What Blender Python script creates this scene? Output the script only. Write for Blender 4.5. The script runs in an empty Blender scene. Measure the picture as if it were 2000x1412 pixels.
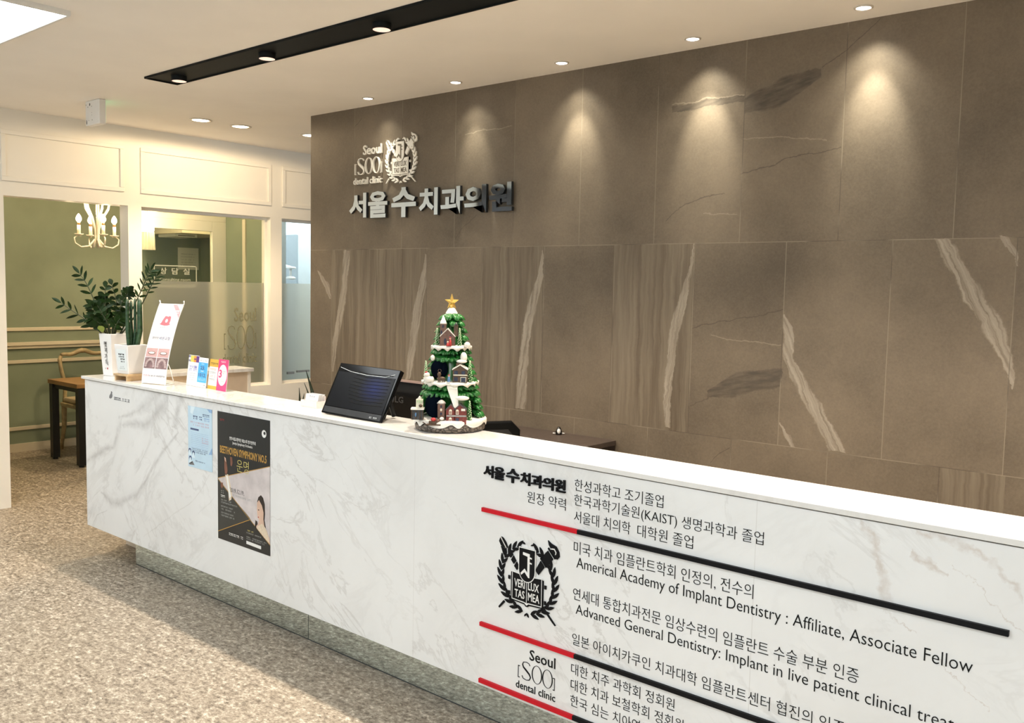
import bpy, bmesh, math, random
from mathutils import Vector, Matrix

sc = bpy.context.scene
C = sc.collection
R = math.radians
random.seed(7)

# ------------------------------------------------------------------ camera, world, exposure
cam_d = bpy.data.cameras.new('camera')
cam = bpy.data.objects.new('camera', cam_d)
C.objects.link(cam)
cam_d.sensor_fit = 'HORIZONTAL'
cam_d.sensor_width = 36.0
cam_d.lens = 1772.54 / 2000 * 36.0
cam_d.clip_start = 0.05
r_ax = Vector((0.7573, 0.6527, 0.0201)); u_ax = Vector((-0.0685, 0.0488, 0.9965)); f_ax = Vector((-0.6494, 0.7560, -0.0816))
cam.matrix_world = Matrix((
    (r_ax.x, u_ax.x, -f_ax.x, 0.0),
    (r_ax.y, u_ax.y, -f_ax.y, 0.0),
    (r_ax.z, u_ax.z, -f_ax.z, 1.55),
    (0, 0, 0, 1)))
sc.camera = cam
world = bpy.data.worlds.new('world')
sc.world = world
world.use_nodes = True
bg = world.node_tree.nodes['Background']
bg.inputs[0].default_value = (0.74, 0.87, 1.0, 1)
bg.inputs[1].default_value = 2.1
sc.view_settings.view_transform = 'Standard'
sc.view_settings.look = 'None'
sc.view_settings.gamma = 1.0
sc.view_settings.use_curve_mapping = False
sc.view_settings.exposure = 0.25
sc.cycles.caustics_reflective = False
sc.cycles.caustics_refractive = False
sc.cycles.max_bounces = 10
sc.cycles.diffuse_bounces = 5
sc.cycles.transparent_max_bounces = 12
sc.cycles.sample_clamp_indirect = 6.0
LIGHT = dict(panel=6.8, track=80.0, wash=27.0, hall=13.5, bulb=5.0, lamp=5.5, cool=15.0)

CZ = 2.648      # ceiling height
WY = 3.74       # stone wall plane
PX = -6.47      # partition plane
ZT = 1.012      # counter top
FY = 2.254      # counter front plane
YAW = R(40.66)

# ------------------------------------------------------------------ node helpers
class NT:
    def __init__(s, name):
        s.m = bpy.data.materials.new(name)
        s.m.use_nodes = True
        s.t = s.m.node_tree
        s.b = s.t.nodes['Principled BSDF']
        s.out = s.t.nodes['Material Output']
        s.tc = None
    def link(s, a, sock):
        if hasattr(a, 'is_linked') or hasattr(a, 'links'):
            s.t.links.new(a, sock)
        else:
            sock.default_value = a
    def coord(s, kind='Object'):
        if s.tc is None:
            s.tc = s.t.nodes.new('ShaderNodeTexCoord')
        return s.tc.outputs[kind]
    def xyz(s):
        n = s.t.nodes.new('ShaderNodeSeparateXYZ')
        s.link(s.coord(), n.inputs[0])
        return n.outputs
    def vec(s, x, y, z):
        n = s.t.nodes.new('ShaderNodeCombineXYZ')
        for i, a in enumerate((x, y, z)):
            s.link(a, n.inputs[i])
        return n.outputs[0]
    def op(s, o, a, b=0.0, c=0.0, clamp=False):
        n = s.t.nodes.new('ShaderNodeMath')
        n.operation = o
        n.use_clamp = clamp
        s.link(a, n.inputs[0]); s.link(b, n.inputs[1]); s.link(c, n.inputs[2])
        return n.outputs[0]
    def noise(s, vec, scale, detail=3.0, rough=0.5, dist=0.0):
        n = s.t.nodes.new('ShaderNodeTexNoise')
        s.link(vec, n.inputs['Vector'])
        n.inputs['Scale'].default_value = scale
        n.inputs['Detail'].default_value = detail
        n.inputs['Roughness'].default_value = rough
        n.inputs['Distortion'].default_value = dist
        return n.outputs[0]
    def ramp(s, fac, els, interp='LINEAR'):
        n = s.t.nodes.new('ShaderNodeValToRGB')
        n.color_ramp.interpolation = interp
        e = n.color_ramp.elements
        while len(e) > 1:
            e.remove(e[-1])
        e[0].position, e[0].color = els[0][0], (*els[0][1], 1)
        for p, c in els[1:]:
            k = e.new(p)
            k.color = (*c, 1)
        s.link(fac, n.inputs[0])
        return n.outputs[0]
    def mr(s, v, a, b, c=0.0, d=1.0):
        n = s.t.nodes.new('ShaderNodeMapRange')
        s.link(v, n.inputs[0])
        for i, q in enumerate((a, b, c, d)):
            n.inputs[i + 1].default_value = q
        return n.outputs[0]
    def mix(s, fac, a, b, blend='MIX'):
        n = s.t.nodes.new('ShaderNodeMix')
        n.data_type = 'RGBA'
        n.blend_type = blend
        s.link(fac, n.inputs[0])
        for q, i in ((a, 6), (b, 7)):
            if isinstance(q, tuple):
                n.inputs[i].default_value = (*q, 1) if len(q) == 3 else q
            else:
                s.link(q, n.inputs[i])
        return n.outputs[2]
    def band(s, run, cross, pts, soft=0.5):
        """mask of a ribbon whose centre and half width follow pts = (run, centre, half width)"""
        r0, r1 = pts[0][0], pts[-1][0]
        c0 = min(p[1] for p in pts) - 0.01; c1 = max(p[1] for p in pts) + 0.01
        wm = max(p[2] for p in pts)
        fac = s.mr(run, r0, r1)
        col = s.ramp(fac, [((p[0] - r0) / (r1 - r0), ((p[1] - c0) / (c1 - c0), p[2] / wm, 0)) for p in pts])
        sp = s.t.nodes.new('ShaderNodeSeparateColor')
        s.link(col, sp.inputs[0])
        cen = s.op('MULTIPLY_ADD', sp.outputs[0], c1 - c0, c0)
        wid = s.op('MULTIPLY_ADD', sp.outputs[1], wm, 0.0005)
        d = s.op('DIVIDE', s.op('ABSOLUTE', s.op('SUBTRACT', cross, cen)), wid)
        m = s.op('DIVIDE', s.op('SUBTRACT', 1.0, d), soft, clamp=True)
        ins = s.op('MULTIPLY', s.op('GREATER_THAN', run, r0), s.op('LESS_THAN', run, r1))
        return s.op('MULTIPLY', m, ins)
    def mx(s, lst):
        a = lst[0]
        for b in lst[1:]:
            a = s.op('MAXIMUM', a, b)
        return a
    def base(s, c):
        s.link(c, s.b.inputs['Base Color'])

def P(name, col, rough=0.5, metal=0.0, emit=None, estr=0.0, spec=None, var=0.0, vscale=20.0, coat=0.0, bump=0.0, bscale=60.0):
    """plain procedural material, optionally mottled by a noise"""
    n = NT(name)
    b = n.b
    if var:
        k = n.mr(n.noise(n.coord(), vscale, 4.0), 0.3, 0.7)
        n.base(n.mix(k, tuple(c * (1 - var) for c in col), tuple(min(1, c * (1 + var)) for c in col)))
    else:
        b.inputs['Base Color'].default_value = (*col, 1)
    b.inputs['Roughness'].default_value = rough
    b.inputs['Metallic'].default_value = metal
    if spec is not None:
        b.inputs['Specular IOR Level'].default_value = spec
    if coat:
        b.inputs['Coat Weight'].default_value = coat
    if emit:
        b.inputs['Emission Color'].default_value = (*emit, 1)
        b.inputs['Emission Strength'].default_value = estr
    if bump:
        bp = n.t.nodes.new('ShaderNodeBump')
        bp.inputs['Strength'].default_value = bump
        bp.inputs['Distance'].default_value = 0.002
        n.link(n.noise(n.coord(), bscale, 3.0), bp.inputs['Height'])
        n.link(bp.outputs[0], b.inputs['Normal'])
    return n.m

def glass_mat(name, tint, refl=0.06):
    n = NT(name)
    n.t.nodes.remove(n.b)
    tr = n.t.nodes.new('ShaderNodeBsdfTransparent'); tr.inputs[0].default_value = (*tint, 1)
    gl = n.t.nodes.new('ShaderNodeBsdfGlossy'); gl.inputs['Roughness'].default_value = 0.02
    ly = n.t.nodes.new('ShaderNodeLayerWeight'); ly.inputs[0].default_value = 0.2
    mx = n.t.nodes.new('ShaderNodeMixShader')
    n.link(n.op('MULTIPLY_ADD', ly.outputs[0], 0.25, refl, clamp=True), mx.inputs[0])
    n.link(tr.outputs[0], mx.inputs[1]); n.link(gl.outputs[0], mx.inputs[2])
    n.link(mx.outputs[0], n.out.inputs[0])
    return n.m

def frost_mat(name, tint, rough=0.35):
    n = NT(name)
    n.t.nodes.remove(n.b)
    rf = n.t.nodes.new('ShaderNodeBsdfRefraction')
    rf.inputs[0].default_value = (*tint, 1); rf.inputs['Roughness'].default_value = rough; rf.inputs['IOR'].default_value = 1.12
    df = n.t.nodes.new('ShaderNodeBsdfDiffuse'); df.inputs[0].default_value = (0.82, 0.84, 0.80, 1)
    mx = n.t.nodes.new('ShaderNodeMixShader'); mx.inputs[0].default_value = 0.16
    n.link(rf.outputs[0], mx.inputs[1]); n.link(df.outputs[0], mx.inputs[2])
    n.link(mx.outputs[0], n.out.inputs[0])
    return n.m

# ------------------------------------------------------------------ mesh builder
class B:
    def __init__(s):
        s.bm = bmesh.new(); s.mats = []; s.M = Matrix.Identity(4); s.fn = None
    def mi(s, m):
        if m not in s.mats:
            s.mats.append(m)
        return s.mats.index(m)
    def v(s, p):
        q = s.M @ Vector(p)
        if s.fn: q = s.fn(q)
        return s.bm.verts.new(q)
    def face(s, vs, m, smooth=False):
        try:
            f = s.bm.faces.new(vs)
        except ValueError:
            return None
        f.material_index = s.mi(m); f.smooth = smooth
        return f
    def quad(s, pts, m):
        return s.face([s.v(p) for p in pts], m)
    def box(s, x0, x1, y0, y1, z0, z1, m):
        v = [s.v((x, y, z)) for z in (z0, z1) for y in (y0, y1) for x in (x0, x1)]
        for i in ((0, 2, 3, 1), (4, 5, 7, 6), (0, 1, 5, 4), (2, 6, 7, 3), (1, 3, 7, 5), (0, 4, 6, 2)):
            s.face([v[k] for k in i], m)
    def hexa(s, lo, hi, m):
        """lo, hi: four points each, same order"""
        a = [s.v(p) for p in lo]; b = [s.v(p) for p in hi]
        s.face(a[::-1], m); s.face(b, m)
        for i in range(4):
            s.face([a[i], a[(i + 1) % 4], b[(i + 1) % 4], b[i]], m)
    def prism(s, poly, y0, y1, m, msd=None):
        """outline in (x, z), front at y0"""
        a = [s.v((x, y0, z)) for x, z in poly]; b = [s.v((x, y1, z)) for x, z in poly]
        s.face(a, m); s.face(b[::-1], m)
        n = len(poly)
        for i in range(n):
            s.face([a[(i + 1) % n], a[i], b[i], b[(i + 1) % n]], msd or m)
    def rect(s, x0, x1, z0, z1, y0, y1, m):
        s.prism([(x0, z0), (x1, z0), (x1, z1), (x0, z1)], y0, y1, m)
    def ell(s, cx, cz, rx, rz, y0, y1, m, n=20, rot=0.0):
        p = []
        for i in range(n):
            a = 2 * math.pi * i / n
            x, z = rx * math.cos(a), rz * math.sin(a)
            p.append((cx + x * math.cos(rot) - z * math.sin(rot), cz + x * math.sin(rot) + z * math.cos(rot)))
        s.prism(p, y0, y1, m)
    def tube(s, pts, rad, m, n=8, caps=True, smooth=True):
        pts = [Vector(p) for p in pts]
        if not hasattr(rad, '__len__'):
            rad = [rad] * len(pts)
        rings = []
        up = Vector((0, 0, 1))
        for i, p in enumerate(pts):
            d = (pts[min(i + 1, len(pts) - 1)] - pts[max(i - 1, 0)]).normalized()
            a = d.cross(up)
            if a.length < 1e-3: a = d.cross(Vector((1, 0, 0)))
            a.normalize(); b = d.cross(a)
            if rings and (a.dot(pa) < 0):
                a, b = -a, -b
            pa = a
            rings.append([s.v(p + (a * math.cos(t) + b * math.sin(t)) * rad[i]) for t in (2 * math.pi * k / n for k in range(n))])
        for i in range(len(rings) - 1):
            for k in range(n):
                s.face([rings[i][k], rings[i][(k + 1) % n], rings[i + 1][(k + 1) % n], rings[i + 1][k]], m, smooth)
        if caps:
            s.face(rings[0][::-1], m); s.face(rings[-1], m)
    def lathe(s, prof, cen, m, n=32, smooth=True, caps=True):
        cen = Vector(cen); rings = []
        for r, z in prof:
            rings.append([s.v(cen + Vector((r * math.cos(t), r * math.sin(t), z))) for t in (2 * math.pi * k / n for k in range(n))])
        for i in range(len(rings) - 1):
            for k in range(n):
                s.face([rings[i][k], rings[i][(k + 1) % n], rings[i + 1][(k + 1) % n], rings[i + 1][k]], m, smooth)
        if caps:
            s.face(rings[0][::-1], m); s.face(rings[-1], m)
    def ball(s, c, r, m, nu=12, nv=8, rot=None):
        if not hasattr(r, '__len__'): r = (r, r, r)
        c = Vector(c); q = rot or Matrix.Identity(3)
        pt = lambda a, b: c + q @ Vector((r[0] * math.sin(b) * math.cos(a), r[1] * math.sin(b) * math.sin(a), r[2] * math.cos(b)))
        top = s.v(pt(0, 0)); bot = s.v(pt(0, math.pi))
        rg = [[s.v(pt(2 * math.pi * k / nu, math.pi * j / nv)) for k in range(nu)] for j in range(1, nv)]
        for k in range(nu):
            s.face([top, rg[0][k], rg[0][(k + 1) % nu]], m, True)
            s.face([bot, rg[-1][(k + 1) % nu], rg[-1][k]], m, True)
            for j in range(len(rg) - 1):
                s.face([rg[j][k], rg[j + 1][k], rg[j + 1][(k + 1) % nu], rg[j][(k + 1) % nu]], m, True)
    def grid(s, fn, nu, nv, m, smooth=True, mf=None):
        g = [[s.v(fn(i / nu, j / nv)) for j in range(nv + 1)] for i in range(nu + 1)]
        for i in range(nu):
            for j in range(nv):
                s.face([g[i][j], g[i + 1][j], g[i + 1][j + 1], g[i][j + 1]], mf(i / nu, j / nv) if mf else m, smooth)
    def leaf(s, base, d, side, L, W, m, droop=0.15, n=5):
        """pointed leaf: midrib along d, blade towards side, slight fold and droop"""
        base, d, side = Vector(base), Vector(d).normalized(), Vector(side).normalized()
        nrm = d.cross(side)
        prev = None
        for i in range(n + 1):
            t = i / n
            w = W * (math.sin(math.pi * min(1, t * 0.97 + 0.03)) ** 0.8) * (1.0 if i < n else 0)
            c = base + d * (L * t) + Vector((0, 0, -droop * L * t * t))
            row = [s.v(c - side * w + nrm * w * 0.25), s.v(c), s.v(c + side * w + nrm * w * 0.25)]
            if prev:
                s.face([prev[0], prev[1], row[1], row[0]], m, True)
                s.face([prev[1], prev[2], row[2], row[1]], m, True)
            prev = row
    def text(s, body, x0, x1, z0, z1, m, y0, depth=0.001, bold=0.0, base=False, res=2, xs=None):
        """lettering fitted between x0..x1; z0..z1 is the glyph box (or baseline..cap height with base=True)"""
        cu = bpy.data.curves.new('lettering', 'FONT')
        cu.body = body; cu.resolution_u = res; cu.offset = bold
        cu.fill_mode = 'FRONT' if depth == 0 else 'BOTH'
        cu.extrude = 0.5
        ob = bpy.data.objects.new('lettering', cu)
        C.objects.link(ob)
        me = bpy.data.meshes.new_from_object(ob.evaluated_get(bpy.context.evaluated_depsgraph_get()))
        bpy.data.objects.remove(ob); bpy.data.curves.remove(cu)
        if not me.vertices: return
        X = [q.co.x for q in me.vertices]; Y = [q.co.y for q in me.vertices]
        ax, bx = min(X), max(X); ay, by = (0.0 if base else min(Y)), max(Y)
        sz = (z1 - z0) / (by - ay); sx = (x1 - x0) / (bx - ax) if x1 is not None else sz * (xs or 1)
        vs = [s.v((x0 + (q.co.x - ax) * sx, y0 + (0.5 - q.co.z) * depth, z0 + (q.co.y - ay) * sz)) for q in me.vertices]
        for p in me.polygons:
            s.face([vs[k] for k in p.vertices], m)
        bpy.data.meshes.remove(me)
    def scribble(s, x0, x1, z0, z1, n, m, y0, depth=0.0003, seed=1):
        """a line of print too small to read: n strokes-groups of glyph size"""
        rd = random.Random(seed); w = (x1 - x0) / n; h = z1 - z0
        for i in range(n):
            if rd.random() < 0.12: continue
            a = x0 + i * w
            s.rect(a + w * .08, a + w * .8, z0 + h * rd.uniform(.55, .8), z0 + h * 1.0, y0, y0 + depth, m)
            s.rect(a + w * rd.uniform(.1, .5), a + w * rd.uniform(.6, .85), z0, z0 + h * .35, y0, y0 + depth, m)
    def build(s, name, parent=None, loc=None, normals=True, bevel=0.0, sub=0):
        if normals:
            bmesh.ops.recalc_face_normals(s.bm, faces=s.bm.faces[:])
        me = bpy.data.meshes.new(name)
        s.bm.to_mesh(me); s.bm.free()
        for m in s.mats: me.materials.append(m)
        o = bpy.data.objects.new(name, me)
        C.objects.link(o)
        if parent: o.parent = parent
        if loc: o.location = loc
        if bevel:
            b = o.modifiers.new('bevel', 'BEVEL'); b.width = bevel; b.segments = 2; b.limit_method = 'ANGLE'; b.angle_limit = R(50)
        if sub:
            q = o.modifiers.new('subdivision', 'SUBSURF'); q.levels = q.render_levels = sub
        return o

def tag(o, label, cat, group=None):
    o['label'] = label; o['category'] = cat
    if group: o['group'] = group
    return o
def thing(name, label, cat, loc=(0, 0, 0), rz=0.0, group=None):
    o = bpy.data.objects.new(name, None)
    C.objects.link(o)
    o.location = loc; o.rotation_euler = (0, 0, rz); o.empty_display_size = 0.05
    return tag(o, label, cat, group)
def struct(b, name, **k):
    o = b.build(name, **k); o['kind'] = 'structure'
    return o
def copy_tree(o, parent=None):
    c = o.copy(); C.objects.link(c)
    if parent: c.parent = parent
    for ch in [q for q in bpy.data.objects if q.parent == o]:
        copy_tree(ch, c)
    return c
def lamp(name, kind, parent, loc, power, col, size=0.03, angle=None, blend=0.5, target=None):
    d = bpy.data.lights.new(name, kind)
    d.energy = power; d.color = col
    if kind == 'AREA':
        d.shape = 'RECTANGLE'; d.size, d.size_y = size
    else:
        d.shadow_soft_size = size
    if kind == 'SPOT':
        d.spot_size = R(angle); d.spot_blend = blend
    o = bpy.data.objects.new(name, d)
    C.objects.link(o)
    o.parent = parent; o.location = loc
    if target:
        o.rotation_euler = Vector(target).to_track_quat('-Z', 'Y').to_euler()
    return o
VEINS = {
 'pale': [[(0.972, -4.766, 0.0112), (1.162, -4.743, 0.0279), (1.375, -4.68, 0.0366), (1.572, -4.641, 0.0362), (1.761, -4.632, 0.0405)], [(0.983, -4.044, 0.0199), (1.006, -4.032, 0.0238), (1.203, -4.0, 0.0353), (1.387, -3.972, 0.0388), (1.558, -3.921, 0.0306), (1.737, -3.895, 0.0076)], [(1.454, -4.788, 0.0093), (1.546, -4.839, 0.0378), (1.628, -4.925, 0.0135)], [(0.895, -3.146, 0.0381), (1.057, -3.137, 0.0379), (1.252, -3.124, 0.0314), (1.445, -3.085, 0.0372), (1.608, -3.029, 0.0213), (1.748, -3.017, 0.003)], [(0.893, -2.232, 0.0161), (1.114, -2.23, 0.0213), (1.301, -2.221, 0.0265), (1.441, -2.185, 0.0314), (1.624, -2.135, 0.0128), (1.764, -2.125, 0.0026)], [(0.888, -1.41, 0.037), (0.972, -1.452, 0.0375), (1.066, -1.507, 0.0402), (1.176, -1.59, 0.0369), (1.273, -1.643, 0.0265), (1.375, -1.648, 0.0265), (1.454, -1.674, 0.0022)], [(1.207, -0.776, 0.0016), (1.272, -0.783, 0.0162), (1.372, -0.813, 0.0343), (1.464, -0.865, 0.0383), (1.558, -0.924, 0.0391), (1.668, -0.993, 0.0365), (1.772, -1.047, 0.0319)], [(1.668, -0.776, 0.0016), (1.711, -0.801, 0.0129), (1.771, -0.837, 0.0196)], [(0.886, -1.601, 0.0132), (0.933, -1.632, 0.0155), (0.99, -1.663, 0.0022)]],
 'dark': [[(-2.024, 1.076, 0.019), (-1.919, 1.117, 0.0498), (-1.872, 1.135, 0.0617), (-1.797, 1.154, 0.0479), (-1.672, 1.18, 0.0405)], [(-1.895, 2.363, 0.0377), (-1.795, 2.387, 0.0554), (-1.731, 2.401, 0.0623), (-1.652, 2.431, 0.0484), (-1.552, 2.464, 0.0201)], [(-2.267, 2.383, 0.0165), (-2.072, 2.4, 0.0168), (-1.896, 2.396, 0.0163)]],
 'crack': [[(-1.553, 2.487, 0.0022), (-1.453, 2.536, 0.0025), (-1.404, 2.572, 0.0025), (-1.323, 2.646, 0.0017)], [(-2.276, 1.874, 0.0025), (-2.201, 1.933, 0.0025), (-2.09, 1.969, 0.002), (-1.974, 1.988, 0.0016)], [(-1.899, 2.07, 0.0016), (-1.782, 2.093, 0.0019), (-1.67, 2.123, 0.0019), (-1.456, 2.154, 0.0015)], [(-2.11, 1.011, 0.0023), (-2.015, 1.059, 0.0023)], [(-2.115, 1.384, 0.0023), (-1.922, 1.419, 0.0022), (-1.675, 1.475, 0.0021)], [(-3.659, 1.817, 0.0025), (-3.609, 1.871, 0.0028), (-3.509, 1.935, 0.0027), (-3.493, 1.947, 0.0015)], [(-4.563, 2.527, 0.002), (-4.489, 2.587, 0.002)], [(-1.993, 0.757, 0.0027), (-1.955, 0.803, 0.0032), (-1.899, 0.842, 0.0022)]],
 'lite': [[(-2.263, 2.407, 0.0025), (-2.073, 2.421, 0.0028), (-1.897, 2.414, 0.0019)], [(-1.897, 2.222, 0.002), (-1.722, 2.212, 0.0019), (-1.517, 2.186, 0.0018)], [(-2.079, 1.904, 0.0024), (-1.909, 1.89, 0.0024)], [(-3.595, 2.395, 0.0021), (-3.438, 2.41, 0.0024), (-3.249, 2.412, 0.0017)], [(-2.017, 1.348, 0.0022), (-1.852, 1.33, 0.0026), (-1.676, 1.322, 0.0021)]],
 'mx': [[(-5.064, 0.536, 0.0099), (-4.942, 0.582, 0.011), (-4.858, 0.616, 0.0096), (-4.743, 0.647, 0.0076), (-4.712, 0.688, 0.0219), (-4.681, 0.748, 0.028), (-4.634, 0.803, 0.0185)], [(-4.672, 0.82, 0.0043), (-4.576, 0.841, 0.0067), (-4.464, 0.873, 0.015), (-4.366, 0.922, 0.0252), (-4.295, 0.964, 0.0263), (-4.214, 1.004, 0.0173)], [(-4.628, 0.785, 0.0093), (-4.49, 0.807, 0.0151), (-4.393, 0.812, 0.0179), (-4.298, 0.864, 0.0235), (-4.227, 0.919, 0.0261), (-4.147, 0.972, 0.0315)], [(-4.894, 0.384, 0.0039), (-4.773, 0.351, 0.0141), (-4.681, 0.358, 0.0158), (-4.577, 0.401, 0.0118), (-4.476, 0.448, 0.0123), (-4.376, 0.534, 0.0054), (-4.304, 0.613, 0.0071), (-4.221, 0.692, 0.0094), (-4.13, 0.76, 0.0058), (-4.052, 0.821, 0.004)], [(-4.408, 0.238, 0.0031), (-4.194, 0.357, 0.0053), (-4.081, 0.418, 0.0041), (-3.93, 0.502, 0.004), (-3.856, 0.565, 0.0039), (-3.774, 0.66, 0.0027)], [(-5.008, 0.311, 0.002), (-4.964, 0.355, 0.0033), (-4.907, 0.387, 0.0033)], [(-4.984, 0.197, 0.002), (-4.941, 0.245, 0.0039), (-4.815, 0.296, 0.0026)], [(-3.889, 0.444, 0.0034), (-3.786, 0.51, 0.0044), (-3.735, 0.557, 0.0027)], [(-3.094, 0.957, 0.0026), (-3.031, 0.92, 0.003), (-2.93, 0.849, 0.0033), (-2.857, 0.805, 0.0025), (-2.774, 0.742, 0.0016)], [(-3.014, 0.97, 0.0017), (-2.91, 0.906, 0.0021), (-2.832, 0.854, 0.0025), (-2.755, 0.792, 0.0024), (-2.705, 0.715, 0.002)], [(-2.803, 0.854, 0.0012), (-2.769, 0.871, 0.002), (-2.749, 0.888, 0.0012)], [(-2.656, 0.683, 0.002), (-2.585, 0.698, 0.0024), (-2.544, 0.723, 0.0016)], [(-2.292, 0.796, 0.0015), (-2.24, 0.772, 0.0026), (-2.143, 0.716, 0.0014)], [(-0.656, 0.94, 0.0079), (-0.618, 0.92, 0.0157), (-0.57, 0.899, 0.0058)], [(-0.655, 0.984, 0.0099), (-0.581, 0.983, 0.0097), (-0.524, 0.973, 0.0114), (-0.475, 0.943, 0.015), (-0.414, 0.882, 0.0166)], [(-0.561, 0.928, 0.0019), (-0.49, 0.852, 0.0027), (-0.408, 0.793, 0.0026)], [(-0.591, 0.687, 0.002), (-0.548, 0.648, 0.0027), (-0.508, 0.621, 0.0023), (-0.475, 0.592, 0.0015)], [(-0.718, 0.787, 0.0024), (-0.682, 0.767, 0.0024), (-0.638, 0.738, 0.0016)]],
 'mz': [[(0.816, -4.057, 0.0076), (0.836, -4.093, 0.0187), (0.918, -4.066, 0.0218), (1.001, -4.029, 0.0376)], [(0.795, -0.702, 0.025), (0.828, -0.72, 0.0146), (0.877, -0.722, 0.0117), (0.93, -0.743, 0.0157), (0.97, -0.771, 0.0159), (0.993, -0.788, 0.004)]],
}
# ------------------------------------------------------------------ materials of the room
def stone_wall():
    n = NT('grey_brown_stone_tile')
    o = n.xyz(); x, z = o[0], o[2]
    co = n.coord()
    big = n.noise(co, 2.2, 6, 0.55)
    fine = n.noise(co, 110, 4, 0.7)
    warp = n.noise(co, 9, 4, 0.6)
    wx = n.op('MULTIPLY_ADD', warp, 0.09, -0.045)
    wf = n.op('MULTIPLY_ADD', n.noise(co, 60, 3, 0.6), 0.016, -0.008)
    w = n.op('ADD', wx, wf)
    x2, z2 = n.op('ADD', x, n.op('MULTIPLY', w, 0.55)), n.op('ADD', z, n.op('MULTIPLY', w, 0.55))
    mid = n.op('MULTIPLY', n.op('GREATER_THAN', z, 0.885), n.op('LESS_THAN', z, 1.768))
    off = n.op('MULTIPLY_ADD', mid, -0.2217, 0.2217)
    u = n.op('DIVIDE', n.op('SUBTRACT', n.op('ADD', x, 6.55), off), 0.4434)   # tile coordinate
    tid = n.op('ADD', n.op('FLOOR', u), n.op('MULTIPLY', mid, 31.0))
    wn = n.t.nodes.new('ShaderNodeTexWhiteNoise'); wn.noise_dimensions = '1D'
    n.link(n.op('ADD', tid, n.op('MULTIPLY', n.op('GREATER_THAN', z, 1.768), 77.0)), wn.inputs['W'])
    tint = n.op('MULTIPLY_ADD', wn.outputs[0], 0.36, -0.18)
    k = n.op('ADD', n.mr(big, 0.25, 0.75), tint)
    k = n.op('ADD', k, n.op('MULTIPLY_ADD', fine, 0.9, -0.45), clamp=True)
    col = n.mix(k, (0.106, 0.083, 0.058), (0.200, 0.158, 0.112))
    # straight-grained tiles
    sv = n.vec(n.op('ADD', x, n.op('MULTIPLY', wx, 0.35)), 0.0, n.op('MULTIPLY', z, 0.04))
    st = n.op('ADD', n.op('MULTIPLY', n.noise(sv, 15, 5, 0.62), 0.72), n.op('MULTIPLY', n.noise(sv, 75, 3, 0.5), 0.28))
    rng = []
    for a, b_, lo in ((-4.785, -3.895, 1), (-3.452, -3.012, 1), (-2.568, -2.121, 1), (-1.003, -0.775, 0), (-3.66, -3.22, 0)):
        m = n.op('MULTIPLY', n.op('GREATER_THAN', x, a), n.op('LESS_THAN', x, b_))
        rng.append(n.op('MULTIPLY', m, mid if lo else n.op('LESS_THAN', z, 0.885)))
    grain = n.ramp(st, [(0.36, (0.104, 0.079, 0.053)), (0.46, (0.143, 0.112, 0.078)), (0.54, (0.178, 0.143, 0.102)), (0.66, (0.228, 0.188, 0.139))])
    col = n.mix(n.op('MULTIPLY', n.mx(rng), 0.9), col, grain)
    # patches and cracks of the stone
    dk = n.mx([n.band(x2, z2, p, 0.18) for p in VEINS['dark']])
    lay = n.noise(n.vec(n.op('MULTIPLY', x, 0.2), 0.0, n.op('ADD', n.op('MULTIPLY', x, -0.18), z)), 60, 3)
    col = n.mix(n.op('MULTIPLY', dk, n.mr(lay, 0.35, 0.65, 0.95, 0.35)), col, (0.070, 0.057, 0.043))
    cr = n.mx([n.band(x, z2, [(p[0], p[1], max(p[2], 0.003)) for p in q], 0.8) for q in VEINS['crack']])
    col = n.mix(n.op('MULTIPLY', cr, 0.7), col, (0.075, 0.06, 0.045))
    lt = n.mx([n.band(x, z2, [(p[0], p[1], max(p[2], 0.003)) for p in q], 0.8) for q in VEINS['lite']])
    col = n.mix(n.op('MULTIPLY', lt, 0.45), col, (0.34, 0.29, 0.22))
    # pale veins with their own long streaks
    for q in VEINS['pale']:
        sl = (q[-1][1] - q[0][1]) / (q[-1][0] - q[0][0])
        al = n.op('SUBTRACT', x2, n.op('MULTIPLY', z, sl))
        vs = n.noise(n.vec(al, 0.0, n.op('MULTIPLY', z, 0.05)), 70, 4, 0.6)
        m = n.band(z2, x2, q, 0.25)
        vc = n.ramp(vs, [(0.35, (0.18, 0.146, 0.108)), (0.5, (0.29, 0.248, 0.194)), (0.65, (0.37, 0.32, 0.255))])
        col = n.mix(n.op('MULTIPLY', m, 0.88), col, vc)
    # joints
    fr = n.op('FRACT', u)
    jx = n.op('MULTIPLY', n.op('MINIMUM', fr, n.op('SUBTRACT', 1.0, fr)), 0.4434)
    jz = n.op('MINIMUM', n.op('ABSOLUTE', n.op('SUBTRACT', z, 1.768)), n.op('ABSOLUTE', n.op('SUBTRACT', z, 0.885)))
    jd = n.op('MINIMUM', jx, jz)
    jm = n.op('SUBTRACT', 1.0, n.mr(jd, 0.0008, 0.0022))
    jc = n.ramp(n.noise(co, 3.0, 2), [(0.4, (0.08, 0.064, 0.048)), (0.5, (0.27, 0.228, 0.17))])
    col = n.mix(n.op('MULTIPLY', jm, 0.75), col, jc)
    n.base(col)
    n.b.inputs['Roughness'].default_value = 0.62
    n.b.inputs['Specular IOR Level'].default_value = 0.35
    bp = n.t.nodes.new('ShaderNodeBump'); bp.inputs['Strength'].default_value = 0.25; bp.inputs['Distance'].default_value = 0.003
    n.link(n.op('ADD', big, n.op('MULTIPLY', fine, 0.3)), bp.inputs['Height'])
    n.link(bp.outputs[0], n.b.inputs['Normal'])
    return n.m

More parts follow.
